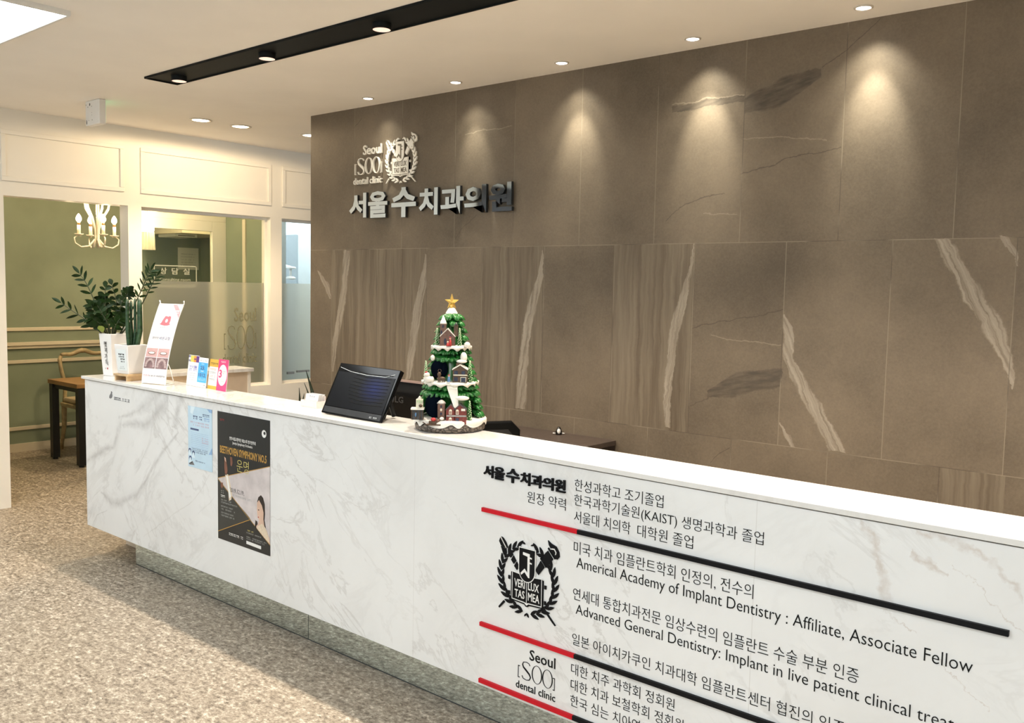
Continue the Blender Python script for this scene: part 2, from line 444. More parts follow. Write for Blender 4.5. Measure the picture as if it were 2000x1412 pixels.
def marble_front():
    n = NT('white_veined_marble_panel')
    o = n.xyz(); x, z = o[0], o[2]
    co = n.coord()
    w1 = n.op('MULTIPLY_ADD', n.noise(co, 7, 5, 0.6), 0.12, -0.06)
    w2 = n.op('MULTIPLY_ADD', n.noise(co, 38, 4, 0.65), 0.06, -0.03)
    w = n.op('ADD', w1, w2)
    x2, z2 = n.op('ADD', x, n.op('MULTIPLY', w, 0.5)), n.op('ADD', z, n.op('MULTIPLY', w, 0.5))
    # soft overall clouding and hairline veins
    ridge = n.op('ABSOLUTE', n.op('SUBTRACT', n.noise(n.vec(n.op('ADD', x, n.op('MULTIPLY', z, 0.8)), 0.0, z), 3.1, 6, 0.62, 0.8), 0.5))
    hair = n.op('SUBTRACT', 1.0, n.mr(ridge, 0.0, 0.022))
    mask = n.mr(n.noise(co, 1.9, 2), 0.42, 0.62)
    rg2 = n.op('ABSOLUTE', n.op('SUBTRACT', n.noise(n.vec(n.op('ADD', x, n.op('MULTIPLY', z, -0.7)), 4.0, n.op('MULTIPLY', z, 0.8)), 2.6, 6, 0.66, 1.2), 0.5))
    smoke = n.op('MULTIPLY', n.op('SUBTRACT', 1.0, n.mr(rg2, 0.0, 0.06)), n.op('MULTIPLY', n.mr(n.noise(co, 2.7, 3), 0.45, 0.62), n.mr(x, -3.7, -4.2, 0.25, 1.0)))
    col = n.mix(n.mr(n.noise(co, 2.5, 5, 0.6), 0.35, 0.7), (0.755, 0.76, 0.76), (0.70, 0.70, 0.695))
    col = n.mix(n.op('MULTIPLY', n.op('MULTIPLY', hair, mask), 0.42), col, (0.42, 0.40, 0.38))
    col = n.mix(n.op('MULTIPLY', smoke, 0.42), col, (0.40, 0.385, 0.375))
    wb = n.op('MULTIPLY_ADD', n.noise(co, 22, 4, 0.65), 1.0, 0.0)
    def soft(m):
        return n.op('MULTIPLY', m, n.mr(wb, 0.3, 0.62, 0.25, 1.0))
    wide = lambda p, k: [(a, b_, c * k) for a, b_, c in p]
    left = n.mx([soft(n.band(x2, z2, wide(p, 2.1), 0.98)) for p in VEINS['mx'][:4]] + [soft(n.band(x2, z2, p, 0.9)) for p in VEINS['mx'][5:7]] + [soft(n.band(z2, x2, wide(VEINS['mz'][0], 1.4), 0.8))])
    haze = n.mx([n.band(x2, z2, wide(p, 4.5), 1.0) for p in VEINS['mx'][:4]] + [n.band(z2, x2, wide(VEINS['mz'][0], 3.0), 1.0)])
    col = n.mix(n.op('MULTIPLY', n.op('MULTIPLY', haze, n.mr(n.noise(co, 12, 4, 0.6), 0.4, 0.65)), 0.32), col, (0.50, 0.485, 0.475))
    col = n.mix(n.op('MULTIPLY', left, 0.52), col, (0.36, 0.35, 0.345))
    thin = n.mx([soft(n.band(x2, z2, p, 0.9)) for p in VEINS['mx'][7:13]] + [soft(n.band(x2, z2, VEINS['mx'][4], 0.9))])
    col = n.mix(n.op('MULTIPLY', thin, 0.34), col, (0.42, 0.40, 0.37))
    right = n.mx([soft(n.band(x2, z2, p, 0.9)) for p in VEINS['mx'][13:]] + [soft(n.band(z2, x2, VEINS['mz'][1], 0.8))])
    col = n.mix(n.op('MULTIPLY', right, 0.55), col, (0.45, 0.37, 0.31))
    jd = n.op('MINIMUM', n.op('ABSOLUTE', n.op('ADD', x, 2.393)), n.op('ABSOLUTE', n.op('ADD', x, 1.058)))
    col = n.mix(n.op('MULTIPLY', n.op('SUBTRACT', 1.0, n.mr(jd, 0.0004, 0.0016)), 0.45), col, (0.5, 0.48, 0.46))
    n.base(col)
    n.b.inputs['Roughness'].default_value = 0.32
    return n.m

def marble_top():
    n = NT('white_marble_worktop')
    o = n.xyz(); x, y = o[0], o[1]
    wv = n.vec(n.op('ADD', x, n.op('MULTIPLY', y, 0.9)), y, 0.0)
    rg = n.op('ABSOLUTE', n.op('SUBTRACT', n.noise(wv, 4.5, 5, 0.6, 1.0), 0.5))
    hair = n.op('MULTIPLY', n.op('SUBTRACT', 1.0, n.mr(rg, 0.0, 0.05)), n.mr(n.noise(n.coord(), 2.0, 2), 0.42, 0.62))
    n.base(n.mix(n.op('MULTIPLY', hair, 0.4), (0.70, 0.69, 0.67), (0.45, 0.41, 0.37)))
    n.b.inputs['Roughness'].default_value = 0.14
    return n.m

def stone_floor():
    n = NT('speckled_travertine_floor')
    o = n.xyz(); x, y = o[0], o[1]
    co = n.coord()
    sv = n.vec(n.op('MULTIPLY', x, 0.75), y, 0.0)
    a = n.noise(sv, 58, 4, 0.8)
    b = n.noise(sv, 21, 4, 0.6)
    c = n.noise(co, 1.6, 4, 0.6)
    k = n.op('ADD', n.op('MULTIPLY', a, 0.74), n.op('MULTIPLY', b, 0.26))
    col = n.ramp(k, [(0.36, (0.055, 0.043, 0.032)), (0.43, (0.165, 0.137, 0.106)), (0.49, (0.285, 0.242, 0.190)), (0.55, (0.395, 0.343, 0.275)), (0.62, (0.72, 0.65, 0.55))])
    d = n.noise(n.vec(n.op('MULTIPLY', x, 0.7), n.op('MULTIPLY', y, 1.0), 3.0), 72, 2, 0.5)
    col = n.mix(n.op('MULTIPLY', n.op('SUBTRACT', 1.0, n.mr(d, 0.29, 0.37)), 0.9), col, (0.06, 0.042, 0.028))
    col = n.mix(n.mr(c, 0.3, 0.7, 0.0, 0.22), col, (0.40, 0.32, 0.23))
    fx = n.op('FRACT', n.op('DIVIDE', n.op('ADD', x, 9.6), 0.6))
    fy = n.op('FRACT', n.op('DIVIDE', n.op('ADD', y, 12.13), 1.2))
    jx = n.op('MULTIPLY', n.op('MINIMUM', fx, n.op('SUBTRACT', 1.0, fx)), 0.6)
    jy = n.op('MULTIPLY', n.op('MINIMUM', fy, n.op('SUBTRACT', 1.0, fy)), 1.2)
    jm = n.op('MULTIPLY', n.op('SUBTRACT', 1.0, n.mr(n.op('MINIMUM', jx, jy), 0.001, 0.0035)), n.mr(n.noise(co, 1.3, 2), 0.42, 0.55))
    col = n.mix(n.op('MULTIPLY', jm, 0.55), col, (0.17, 0.12, 0.08))
    n.base(col)
    n.b.inputs['Roughness'].default_value = 0.48
    n.b.inputs['Specular IOR Level'].default_value = 0.3
    return n.m

M_STONE = stone_wall(); M_FRONT = marble_front(); M_TOP = marble_top(); M_FLOOR = stone_floor()
M_CEIL = P('ceiling_paint', (0.95, 0.905, 0.845), 0.8, var=0.02, vscale=3)
M_WHITE = P('cream_white_paint', (0.88, 0.845, 0.77), 0.55, var=0.015, vscale=4)
M_GREEN = P('sage_green_paint', (0.228, 0.272, 0.195), 0.7, var=0.05, vscale=5)
M_RAIL = P('cream_moulding_paint', (0.66, 0.60, 0.47), 0.5, var=0.02)
M_COOL = P('cool_white_paint', (0.80, 0.84, 0.88), 0.6, var=0.02)
M_GREYC = P('pale_grey_laminate', (0.52, 0.57, 0.60), 0.5, var=0.02)
M_MIRROR = P('tinted_mirror', (0.84, 0.94, 0.93), 0.03, 1.0, var=0.01)
M_GAP = P('dark_joint', (0.03, 0.035, 0.035), 0.7, var=0.1)
M_GLASS = glass_mat('clear_glass', (0.95, 0.97, 0.93), 0.015)
M_FROST = frost_mat('frosted_film', (0.95, 0.95, 0.86))
M_BLACK = P('black_acrylic', (0.006, 0.006, 0.007), 0.5, var=0.1, spec=0.12)
M_VINYL = P('black_vinyl', (0.008, 0.008, 0.008), 0.6, var=0.1, spec=0.12)
M_RED = P('red_acrylic', (0.52, 0.010, 0.020), 0.5, var=0.06, spec=0.15)
M_CHROME = P('polished_chrome', (0.78, 0.86, 0.92), 0.04, 1.0, var=0.01)
M_CHSIDE = P('dark_letter_edge', (0.05, 0.055, 0.06), 0.3, 0.6, var=0.1)
M_IVORY = P('ivory_acrylic', (0.80, 0.76, 0.68), 0.5, var=0.02)
M_BLKMETAL = P('matt_black_metal', (0.005, 0.0065, 0.007), 0.6, var=0.1, spec=0.15)
M_STEEL = P('brushed_steel', (0.55, 0.55, 0.55), 0.3, 1.0, var=0.05)
M_TRIM = P('downlight_rim', (0.62, 0.56, 0.48), 0.4, var=0.02)
M_LEDW = P('led_panel_glow', (1, 1, 1), 0.5, emit=(0.93, 0.98, 1.0), estr=LIGHT['panel'])
M_SPOTF = P('spot_reflector_glow', (0.9, 0.7, 0.6), 0.4, emit=(1.0, 0.72, 0.60), estr=0.72)
M_WASHF = P('downlight_glow', (1, 1, 1), 0.4, emit=(1.0, 0.97, 0.98), estr=9.0)
M_HALLF = P('warm_downlight_glow', (1, 1, 1), 0.4, emit=(1.0, 0.86, 0.62), estr=9.0)
M_BULB = P('candle_bulb_glow', (1, 1, 1), 0.4, emit=(1.0, 0.87, 0.64), estr=LIGHT['bulb'])
M_PLASW = P('white_plastic', (0.80, 0.79, 0.77), 0.4, var=0.02)
M_EXITG = P('green_sign_glow', (0.1, 0.5, 0.2), 0.5, emit=(0.30, 1.0, 0.60), estr=0.9)
WARM = (1.0, 0.87, 0.71); WARM2 = (1.0, 0.76, 0.47); NEUT = (1.0, 0.955, 0.80)

# ------------------------------------------------------------------ the room
b = B(); b.box(-10.2, 2.6, -3.7, 7.6, -0.1, 0.0, M_FLOOR); struct(b, 'floor')
b = B(); b.box(-10.2, 2.6, -3.7, 7.6, CZ, CZ + 0.1, M_CEIL); struct(b, 'ceiling')
b = B(); b.box(-5.005, 2.6, WY, WY + 0.2, 0.0, CZ, M_STONE); struct(b, 'wall_back')
b = B(); b.box(2.5, 2.6, -3.7, WY, 0.0, CZ, M_WHITE); struct(b, 'wall_right')
# front wall behind the camera, with an unseen window added for cool daylight
b = B()
b.box(-10.2, -5.4, -3.7, -3.6, 0.0, CZ, M_WHITE); b.box(0.8, 2.5, -3.7, -3.6, 0.0, CZ, M_WHITE)
b.box(-5.4, 0.8, -3.7, -3.6, 0.0, 0.12, M_WHITE); b.box(-5.4, 0.8, -3.7, -3.6, 2.35, CZ, M_WHITE)
struct(b, 'wall_front')
b = B()
for x in (-5.4, -3.35, -1.3, 0.76):
    b.box(x, x + 0.04, -3.68, -3.62, 0.12, 2.35, M_BLKMETAL)
w4 = struct(b, 'added_window')
b = B(); b.quad([(-5.36, -3.65, 0.12), (0.76, -3.65, 0.12), (0.76, -3.65, 2.35), (-5.36, -3.65, 2.35)], M_GLASS)
b.build('pane', w4)
# partition with three openings
Y1, Y2, Y3, Y4, Y5 = 2.377, 3.217, 3.319, 4.430, 4.540
ZH = 2.084; T = 0.125
b = B()
xi = PX - T
b.box(xi, PX, -3.6, Y1, 0, CZ, M_WHITE)
b.box(xi, PX, Y1, 7.6, ZH, CZ, M_WHITE)
b.box(xi, PX, Y2, Y3, 0, ZH, M_WHITE)
b.box(xi, PX, Y4, Y5, 0, ZH, M_WHITE)
b.box(xi, PX, Y3, Y4, 0, 0.693, M_WHITE)
b.box(xi, PX, Y5, 7.6, 0, 0.693, M_WHITE)
b.box(xi, PX, 5.9, 7.6, 0.693, ZH, M_WHITE)
struct(b, 'wall_left')
M_DOORW = P('dark_reflection_door', (0.035, 0.022, 0.015), 0.4, var=0.3, vscale=12)
b = B(); b.box(PX + .001, PX + .03, -.75, .50, 0, 2.6, M_DOORW)  # unseen dark slab, added to give the chrome letters something dark to reflect
b.box(PX + .03, PX + .045, -.70, -.66, 0, 2.56, M_GAP); struct(b, 'reflection_door', bevel=.003)
def frame_trim(name, y0, y1, z0, z1):
    """raised picture-frame moulding on the partition"""
    b = B(); w, d = 0.030, 0.012
    for (a, c, e, f) in ((y0, y1, z0, z0 + w), (y0, y1, z1 - w, z1), (y0, y0 + w, z0 + w, z1 - w), (y1 - w, y1, z0 + w, z1 - w)):
        b.box(PX, PX + d, a, c, e, f, M_WHITE)
    struct(b, name, bevel=0.003)
frame_trim('trim_1', 2.365, 3.190, 2.180, 2.512)
frame_trim('trim_2', 3.313, 4.433, 2.180, 2.512)
frame_trim('trim_3', 4.542, 5.70, 2.180, 2.512)
b = B(); b.box(PX, PX + 0.015, Y3, 7.4, 0.0, 0.08, M_WHITE); struct(b, 'baseboard_left')
b = B(); b.box(-10.2, 2.6, 7.5, 7.6, 0, CZ, M_WHITE); struct(b, 'wall_corridor')
# rooms behind the partition
GX = -8.53
b = B(); b.box(GX - 0.1, GX, -3.6, 5.06, 0, CZ, M_GREEN); struct(b, 'wall_green')
for i, (z0, z1, d) in enumerate(((1.076, 1.107, 0.012), (0.946, 0.977, 0.03), (0.919, 0.946, 0.018), (0.788, 0.819, 0.012), (0.192, 0.224, 0.012))):
    b = B(); b.box(GX, GX + d, -3.6, 5.0, z0, z1, M_RAIL); struct(b, 'trim_%d' % (i + 4), bevel=0.003)
b = B(); b.box(GX, GX + 0.018, -3.6, 5.0, 0, 0.073, M_RAIL); struct(b, 'baseboard_green')
b = B(); b.box(GX, xi, 1.30, 1.40, 0, CZ, M_GREEN); struct(b, 'wall_room')
b = B(); b.box(-7.16, xi, 4.47, 4.53, 0, CZ, M_GREEN)
b.box(-7.22, -7.16, 4.47, 5.0, 0, CZ, M_GREEN); b.box(GX, -7.16, 5.0, 5.06, 0, CZ, M_GREEN)
struct(b, 'wall_divider')
b = B(); b.box(-6.93, -6.885, 4.458, 4.47, 0.0, ZH, M_RAIL); struct(b, 'trim_9')
b = B(); b.box(-8.53, -7.75, 4.36, 5.0, 1.985, 2.06, M_RAIL); struct(b, 'trim_10')
# inner glazed door of the consulting room
b = B()
DX = -7.20
b.box(DX - 0.05, DX, 3.55, 4.47, 2.066, CZ, M_WHITE)
b.box(DX - 0.04, DX, 3.58, 4.335, 1.98, 2.066, M_WHITE)
b.box(DX - 0.04, DX, 4.335, 4.47, 0.0, 2.066, M_WHITE)
b.box(DX - 0.04, DX, 3.55, 3.58, 0.0, 2.066, M_WHITE)
b.box(DX - 0.04, DX, 3.58, 4.335, 0.0, 0.30, M_WHITE)
d1 = struct(b, 'door_1', bevel=0.003)
b = B(); b.box(DX - 0.022, DX - 0.016, 3.58, 4.335, 0.30, 1.98, M_GLASS); b.build('pane', d1)
M_SIGNW = P('white_film_lettering', (0.80, 0.79, 0.72), 0.5, var=0.02)
b = B()   # white outlined room sign on the glass, faces +x
sy0, sy1, sz0, sz1 = 3.80, 4.19, 1.50, 1.676
b.M = Matrix.Translation((DX - 0.012, 0, 0)) @ Matrix.Rotation(R(90), 4, 'Z')
for a, c, e, f in ((sy0, sy1, sz1 - .008, sz1), (sy0, sy1, sz0, sz0 + .008), (sy0, sy0 + .008, sz0, sz1), (sy1 - .008, sy1, sz0, sz1)):
    b.rect(a, c, e, f, -.001, 0, M_SIGNW)
for i, ch in enumerate('상담실'):
    b.text(ch, 3.855 + i * .104, 3.915 + i * .104, 1.60, 1.655, M_SIGNW, -.001, .001, 0.012)
b.text('Consulting room', 3.85, 4.13, 1.545, 1.57, M_SIGNW, -.001, .001, base=True)
b.build('sign_lettering', d1)
# front windows of the partition: frosted to eye height
def front_window(name, y0, y1, x):
    b = B()
    for a, c, e, f in ((y0, y1, ZH - .02, ZH), (y0, y1, .693, .713), (y0, y0 + .02, .713, ZH - .02), (y1 - .02, y1, .713, ZH - .02)):
        b.box(x - .022, x + .022, a, c, e, f, M_WHITE)
    w = struct(b, name)
    b = B(); b.box(x - .004, x + .004, y0 + .02, y1 - .02, 1.543, ZH - .02, M_GLASS); b.build('clear_pane', w)
    b = B(); b.box(x - .004, x + .004, y0 + .02, y1 - .02, .713, 1.543, M_FROST); b.build('frosted_pane', w)
    return w
w2 = front_window('window_2', Y3, Y4, PX - .075)
w3 = front_window('window_3', Y5, 5.9, PX - .075)
b = B(); b.box(PX - .060, PX - .045, 4.63, 4.70, .765, .785, M_STEEL); b.box(PX - .060, PX - .045, 4.73, 4.86, .775, .792, M_STEEL); b.build('hinge_plate', w3)
# cut-out lettering in the frosted film
M_CUT = P('clear_cut_lettering', (0.22, 0.21, 0.13), 0.25, var=0.05)
def soo_logo(b, x0, x1, z0, z1, m, y, dep, heavy=1.0):
    """the 'Seoul [SOO] dental clinic' lettering in a box"""
    W, H = x1 - x0, z1 - z0
    fx = lambda t: x0 + W * t
    fz = lambda t: z0 + H * t
    b.text('Seoul', fx(.34), fx(.985), fz(.745), fz(.985), m, y, dep, 0.010 * heavy, base=True)
    b.text('dental clinic', fx(0), fx(1), fz(.0), fz(.17), m, y, dep, 0.006 * heavy, base=True)
    zb, zt = .245, .665
    for cx in (.535, .80):                       # the two narrow O
        n = 28; o = []; i_ = []
        for k in range(n):
            a = 2 * math.pi * k / n
            o.append((fx(cx + .130 * math.cos(a)), fz((zb + zt) / 2 + (zt - zb) / 2 * math.sin(a))))
            tx = .028 * heavy
            i_.append((fx(cx + (.130 - tx) * math.cos(a)), fz((zb + zt) / 2 + ((zt - zb) / 2 - .010 * heavy) * math.sin(a))))
        for k in range(n):
            j = (k + 1) % n
            b.prism([o[k], o[j], i_[j], i_[k]], y, y + dep, m)
    # the S as a stroke of changing weight
    P0 = [(.355, .60), (.33, .645), (.26, .663), (.185, .64), (.165, .58), (.19, .525), (.26, .47), (.34, .405), (.375, .34), (.345, .272), (.265, .247), (.185, .265), (.155, .32)]
    wt = [.6, .6, .5, .7, 1.1, 1.4, 1.6, 1.5, 1.2, .8, .5, .6, .7]
    L, Rr = [], []
    for k, (px, pz) in enumerate(P0):
        q0, q1 = P0[max(0, k - 1)], P0[min(len(P0) - 1, k + 1)]
        dx, dz = (q1[0] - q0[0]) * W, (q1[1] - q0[1]) * H
        l = math.hypot(dx, dz); t = wt[k] * .014 * heavy * W
        L.append((fx(px) - dz / l * t, fz(pz) + dx / l * t)); Rr.append((fx(px) + dz / l * t, fz(pz) - dx / l * t))
    for k in range(len(P0) - 1):
        b.prism([L[k], L[k + 1], Rr[k + 1], Rr[k]], y, y + dep, m)
    for a, s in ((.055, 1), (.975, -1)):         # brackets
        t = .016 * heavy
        b.rect(fx(a - t / 2), fx(a + t / 2), fz(.25), fz(.53), y, y + dep, m)
        for zz in (.25, .53 - .016):
            c = a + s * .04
            b.rect(fx(min(a, c)), fx(max(a, c)), fz(zz), fz(zz + .016), y, y + dep, m)
b = B(); b.M = Matrix.Translation((PX - .069, 0, 0)) @ Matrix.Rotation(R(90), 4, 'Z')
soo_logo(b, 4.02, 4.34, .885, 1.345, M_CUT, -.001, .001)
b.rect(4.12, 4.26, .80, .815, -.001, 0, M_CUT)
b.build('cut_lettering', w2)
# cool room seen through window 3
b = B(); b.box(-8.3, -8.2, 5.06, 7.5, 0, CZ, M_COOL); b.box(-8.2, -7.22, 5.06, 5.075, 0, CZ, M_COOL); b.box(-7.16, -7.145, 4.53, 5.06, 0, CZ, M_COOL); struct(b, 'wall_cool')
# ------------------------------------------------------------------ lamps and ceiling things
def led_panel(name, label, x0, x1, y0, y1):
    t = thing(name, label, 'ceiling light', ((x0 + x1) / 2, (y0 + y1) / 2, CZ))
    hx, hy = (x1 - x0) / 2, (y1 - y0) / 2
    b = B()
    for a, c, e, f in ((-hx, hx, -hy, -hy + .012), (-hx, hx, hy - .012, hy), (-hx, -hx + .012, -hy + .012, hy - .012), (hx - .012, hx, -hy + .012, hy - .012)):
        b.box(a, c, e, f, -.022, 0, M_PLASW)
    b.build('frame', t)
    b = B(); b.box(-hx + .012, hx - .012, -hy + .012, hy - .012, -.020, -.004, M_LEDW); b.build('diffuser', t)
led_panel('led_panel', 'bright white square light panel on the ceiling at the top left corner', -5.11, -3.906, .50, 1.711)
led_panel('led_panel', 'unseen white square light panel added to the ceiling above the camera', -2.3, -1.1, -.7, .5)  # panels from here on are unseen, added to brighten the counter front
led_panel('led_panel', 'unseen white square light panel added to the ceiling near the front wall', -5.11, -3.906, -2.2, -1.0)
led_panel('led_panel', 'unseen white square light panel added to the ceiling at the right of the camera', .1, 1.3, -.7, .5)
led_panel('led_panel', 'unseen white square light panel added to the ceiling behind the camera on the right', .1, 1.3, -2.2, -1.0)

t = thing('recessed_light_track', 'long black recessed light track running along the ceiling above the counter', 'light track', (-2.6, 2.592, CZ))
b = B(); b.box(-2.205, 1.8, -.088, .088, -.006, -.001, M_BLKMETAL); b.build('channel', t)
b = B()
for a, c, e, f in ((-2.215, 1.81, -.098, -.088), (-2.215, 1.81, .088, .098), (-2.215, -2.205, -.088, .088)):
    b.box(a, c, e, f, -.012, 0, M_BLKMETAL)
b.build('rim', t, bevel=.002)
NTH = ['leftmost', 'middle', 'third from the left', 'fourth from the left', 'rightmost']
SPX = [-4.623, -3.812, -2.985, -2.16, -1.34, -.51, .31]
SPL = ['short black cylinder spotlight at the left end of the ceiling track', 'short black cylinder spotlight in the middle of the visible ceiling track',
       'short black cylinder spotlight on the track near the top edge of the photo', 'short black cylinder spotlight on the track beyond the top edge of the photo', 'short black cylinder spotlight on the track above the red and black bars', 'short black cylinder spotlight on the track past the right end of the lettering', 'short black cylinder spotlight at the far right end of the ceiling track']
for i, x in enumerate(SPX):
    t = thing('spotlight', SPL[i], 'spotlight', (x, 2.592, CZ - .006), 0, 'spotlights on the black ceiling track')
    b = B(); b.lathe([(.040, 0), (.040, -.027), (.0375, -.027), (.0375, -.020)], (0, 0, 0), M_BLKMETAL, 32, caps=False); b.build('housing', t)
    b = B()
    prof = []
    b.lathe([(.0374, -.0262), (.033, -.0250), (.028, -.0255), (.018, -.0245), (.0, -.0245)], (0, 0, 0), M_SPOTF, 32, caps=False); b.build('reflector', t)
    lamp('spot_light', 'SPOT', t, (0, 0, -.04), LIGHT['track'] * (.75, .85, 1, 1.2, 1.4, 1.5, 1.5)[i], WARM, .025, 104, .8)
DLX = [-4.240, -3.517, -2.794, -2.072, -1.333]
DLL = ['leftmost small downlight in the row along the stone wall', 'small downlight along the stone wall, second from the left', 'small downlight in the middle of the row along the stone wall',
       'small downlight along the stone wall, second from the right', 'rightmost small downlight in the row along the stone wall']
def downlight(x, y, label, glow, rad, power, col, ang, blend, group, tgt=None):
    t = thing('downlight', label, 'downlight', (x, y, CZ), 0, group)
    b = B(); b.lathe([(rad, 0), (rad, -.004), (rad * .82, -.006), (rad * .74, -.001)], (0, 0, 0), M_TRIM, 32, caps=False); b.build('rim', t)
    b = B(); b.lathe([(rad * .72, -.003), (rad * .5, -.006), (.0, -.007)], (0, 0, 0), glow, 24, caps=False); b.build('lens', t)
    if ang:
        lamp('spot_light', 'SPOT', t, (0, 0, -.02), power, col, .018, ang, blend, tgt)
        lamp('spill_light', 'SPOT', t, (0, .02, -.02), power * .26, col, .018, 92, 1.0, (0, .30, -1))
    else: lamp('spot_light', 'SPOT', t, (0, 0, -.03), power, col, .04, 179, .12); lamp('beam_light', 'SPOT', t, (0, 0, -.03), power * 3.2, col, .04, 112, .4)
for i, x in enumerate(DLX):
    downlight(x, 3.580, DLL[i], M_WASHF, .036, LIGHT['wash'] * (.40, .62, .85, 1.25, 1.3)[i], NEUT, 45, 1.0, 'downlights along the stone wall', (0, .36, -1))
downlight(-5.765, 3.388, 'warm round downlight in the corridor ceiling, nearer the white box', M_HALLF, .076, LIGHT['hall'], WARM2, None, .5, 'corridor downlights')
downlight(-5.752, 3.690, 'warm round downlight in the corridor ceiling, right one of the pair', M_HALLF, .076, LIGHT['hall'], WARM2, None, .5, 'corridor downlights')
downlight(-5.645, 4.215, 'corridor downlight just peeking past the edge of the stone wall', M_HALLF, .076, LIGHT['hall'] * .6, WARM2, None, .5, 'corridor downlights')
# exit sign seen from its blank back
downlight(-7.50, 4.20, 'unseen downlight added in the ceiling of the consulting room behind the glass door', M_HALLF, .05, 15, WARM2, None, .5, None)  # unseen lamp added to brighten the room behind the glass
t = thing('exit_sign_box', 'white box hanging from the ceiling with small screw holes on its blank back', 'exit sign', (-5.71, 2.640, CZ))
b = B(); b.box(-.093, .093, -.020, .024, -.150, 0, M_PLASW); b.build('housing', t, bevel=.006)
b = B(); b.box(-.08, .08, .0245, .028, -.135, -.02, M_EXITG); b.build('lit_face', t)
for u, v, rr in ((-.080, -.022, .003), (-.055, -.037, .003), (-.005, -.037, .003), (-.005, -.075, .002), (-.003, -.090, .002), (-.045, -.120, .002), (-.075, -.118, .003), (0, -.120, .003)):
    b = B(); b.ell(u, v, rr, rr, -.0208, -.019, M_GAP, 10); b.build('screw_hole', t)
b = B(); b.ell(-.030, -.024, .006, .009, -.0208, -.019, M_GAP, 14); b.build('keyhole', t)
b = B(); b.rect(-.077, -.070, -.140, -.122, -.0208, -.019, M_GAP); b.build('slot', t)

# ------------------------------------------------------------------ reception counter
ct = thing('reception_counter', 'long white marble reception counter with black lettering and a mirrored base', 'counter', (0, 0, 0))
b = B(); b.box(-5.056, 1.3, FY, FY + .02, .173, .992, M_FRONT); b.build('front_panel', ct)
b = B(); b.box(-5.056, -5.036, FY + .02, 2.48, .173, .992, M_FRONT); b.build('side_panel', ct)
b = B(); b.box(-5.036, 1.3, FY + .02, 2.48, .173, .19, M_PLASW); b.build('bottom_board', ct)
b = B(); b.box(-5.085, 1.3, 2.246, 2.494, .996, ZT, M_TOP); b.build('worktop', ct, bevel=.0015)
b = B(); b.box(-5.04, 1.3, 2.262, 2.48, .99, .9965, M_GAP); b.build('shadow_gap', ct)
b = B()
for a, c in ((-4.70, -3.163), (-3.159, -1.62), (-1.616, 1.3)):
    b.box(a, c, 2.354, 2.362, .004, .173, M_MIRROR)
b.box(-4.70, -4.692, 2.362, 2.6, .004, .173, M_MIRROR)
b.build('mirror_kickboard', ct)
b = B(); b.box(-4.698, 1.3, 2.3535, 2.37, 0, .004, M_GAP); b.box(-3.163, -3.159, 2.357, 2.37, 0, .173, M_GAP); b.box(-1.62, -1.616, 2.357, 2.37, 0, .173, M_GAP)
b.build('kickboard_joint', ct)
M_BEIGE = P('beige_laminate', (0.66, 0.55, 0.43), 0.5, var=0.04)
M_DESKW = P('light_desk_laminate', (0.70, 0.62, 0.50), 0.45, var=0.03)
b = B(); b.box(-5.130, -4.925, 2.494, 3.248, .990, ZT, M_TOP); b.build('return_worktop', ct, bevel=.0015)
b = B(); b.box(-5.11, -4.945, 2.50, 3.215, .0, .990, M_BEIGE); b.build('return_panel', ct)
b = B(); b.box(-5.112, -4.940, 3.215, 3.235, .0, .990, M_WHITE); b.build('end_panel', ct)
b = B(); b.box(-4.92, 1.3, 2.50, 2.98, .70, .725, M_DESKW); b.box(-4.945, 1.3, 2.48, 2.50, .0, .99, M_DESKW); b.build('inner_desk', ct)

# --- lettering on the counter front
LY = FY - .0015
TX0, TX1, TZ0, TZ1 = -2.049, -1.701, .905, .952
GL = [('서', -4.572, -4.405, 1.962, 2.117), ('울', -4.389, -4.210, 1.957, 2.120), ('수', -4.175, -3.958, 1.952, 2.131), ('치', -3.935, -3.776, 1.957, 2.115),
      ('과', -3.755, -3.569, 1.955, 2.113), ('의', -3.567, -3.400, 1.957, 2.111), ('원', -3.382, -3.213, 1.958, 2.114)]
b = B()
for ch, a, c, e, f in GL:
    sx = lambda x: TX0 + (x + 4.572) / 1.359 * (TX1 - TX0)
    sz = lambda z: TZ0 + (z - 1.952) / .179 * (TZ1 - TZ0)
    b.text(ch, sx(a), sx(c), sz(e), sz(f), M_BLACK, FY - .007, .0068, .022)
b.build('raised_title_letters', ct)
LINES = [('원장 약력', -1.858, -1.700, .850, .888, 0), ('한성과학고 조기졸업', -1.667, -1.347, .9205, .958, 0), ('한국과학기술원(KAIST) 생명과학과 졸업', -1.667, -1.035, .868, .910, 0),
         ('서울대 치의학', -1.666, -1.457, .8205, .858, 0), ('대학원 졸업', -1.432, -1.246, .8205, .858, 0), ('미국 치과 임플란트학회 인정의, 전수의', -1.664, -1.058, .7195, .761, 0),
         ('Americal Academy of Implant Dentistry : Affiliate, Associate Fellow', -1.652, -.509, .678, .711, 1),
         ('연세대 통합치과전문 임상수련의 임플란트 수술 부분 인증', -1.662, -.767, .573, .612, 0),
         ('Advanced General Dentistry: Implant in live patient clinical treatment', -1.650, -.452, .5295, .561, 1),
         ('일본 아이치카쿠인 치과대학 임플란트센터 협진의 인증', -1.661, -.795, .427, .465, 0),
         ('대한 치주 과학회 정회원', -1.662, -1.287, .330, .367, 0), ('대한 치과 보철학회 정회원', -1.662, -1.255, .278, .315, 0), ('한국 심는 치아연구회 정회원', -1.662, -1.215, .226, .263, 0)]
for s_, a, c, e, f, lat in LINES:
    b = B()
    b.text(s_, a, c, e, f, M_VINYL, LY, .0013, -.012 if not lat else -.010, bool(lat), 3)
    b.build('text_line', ct)
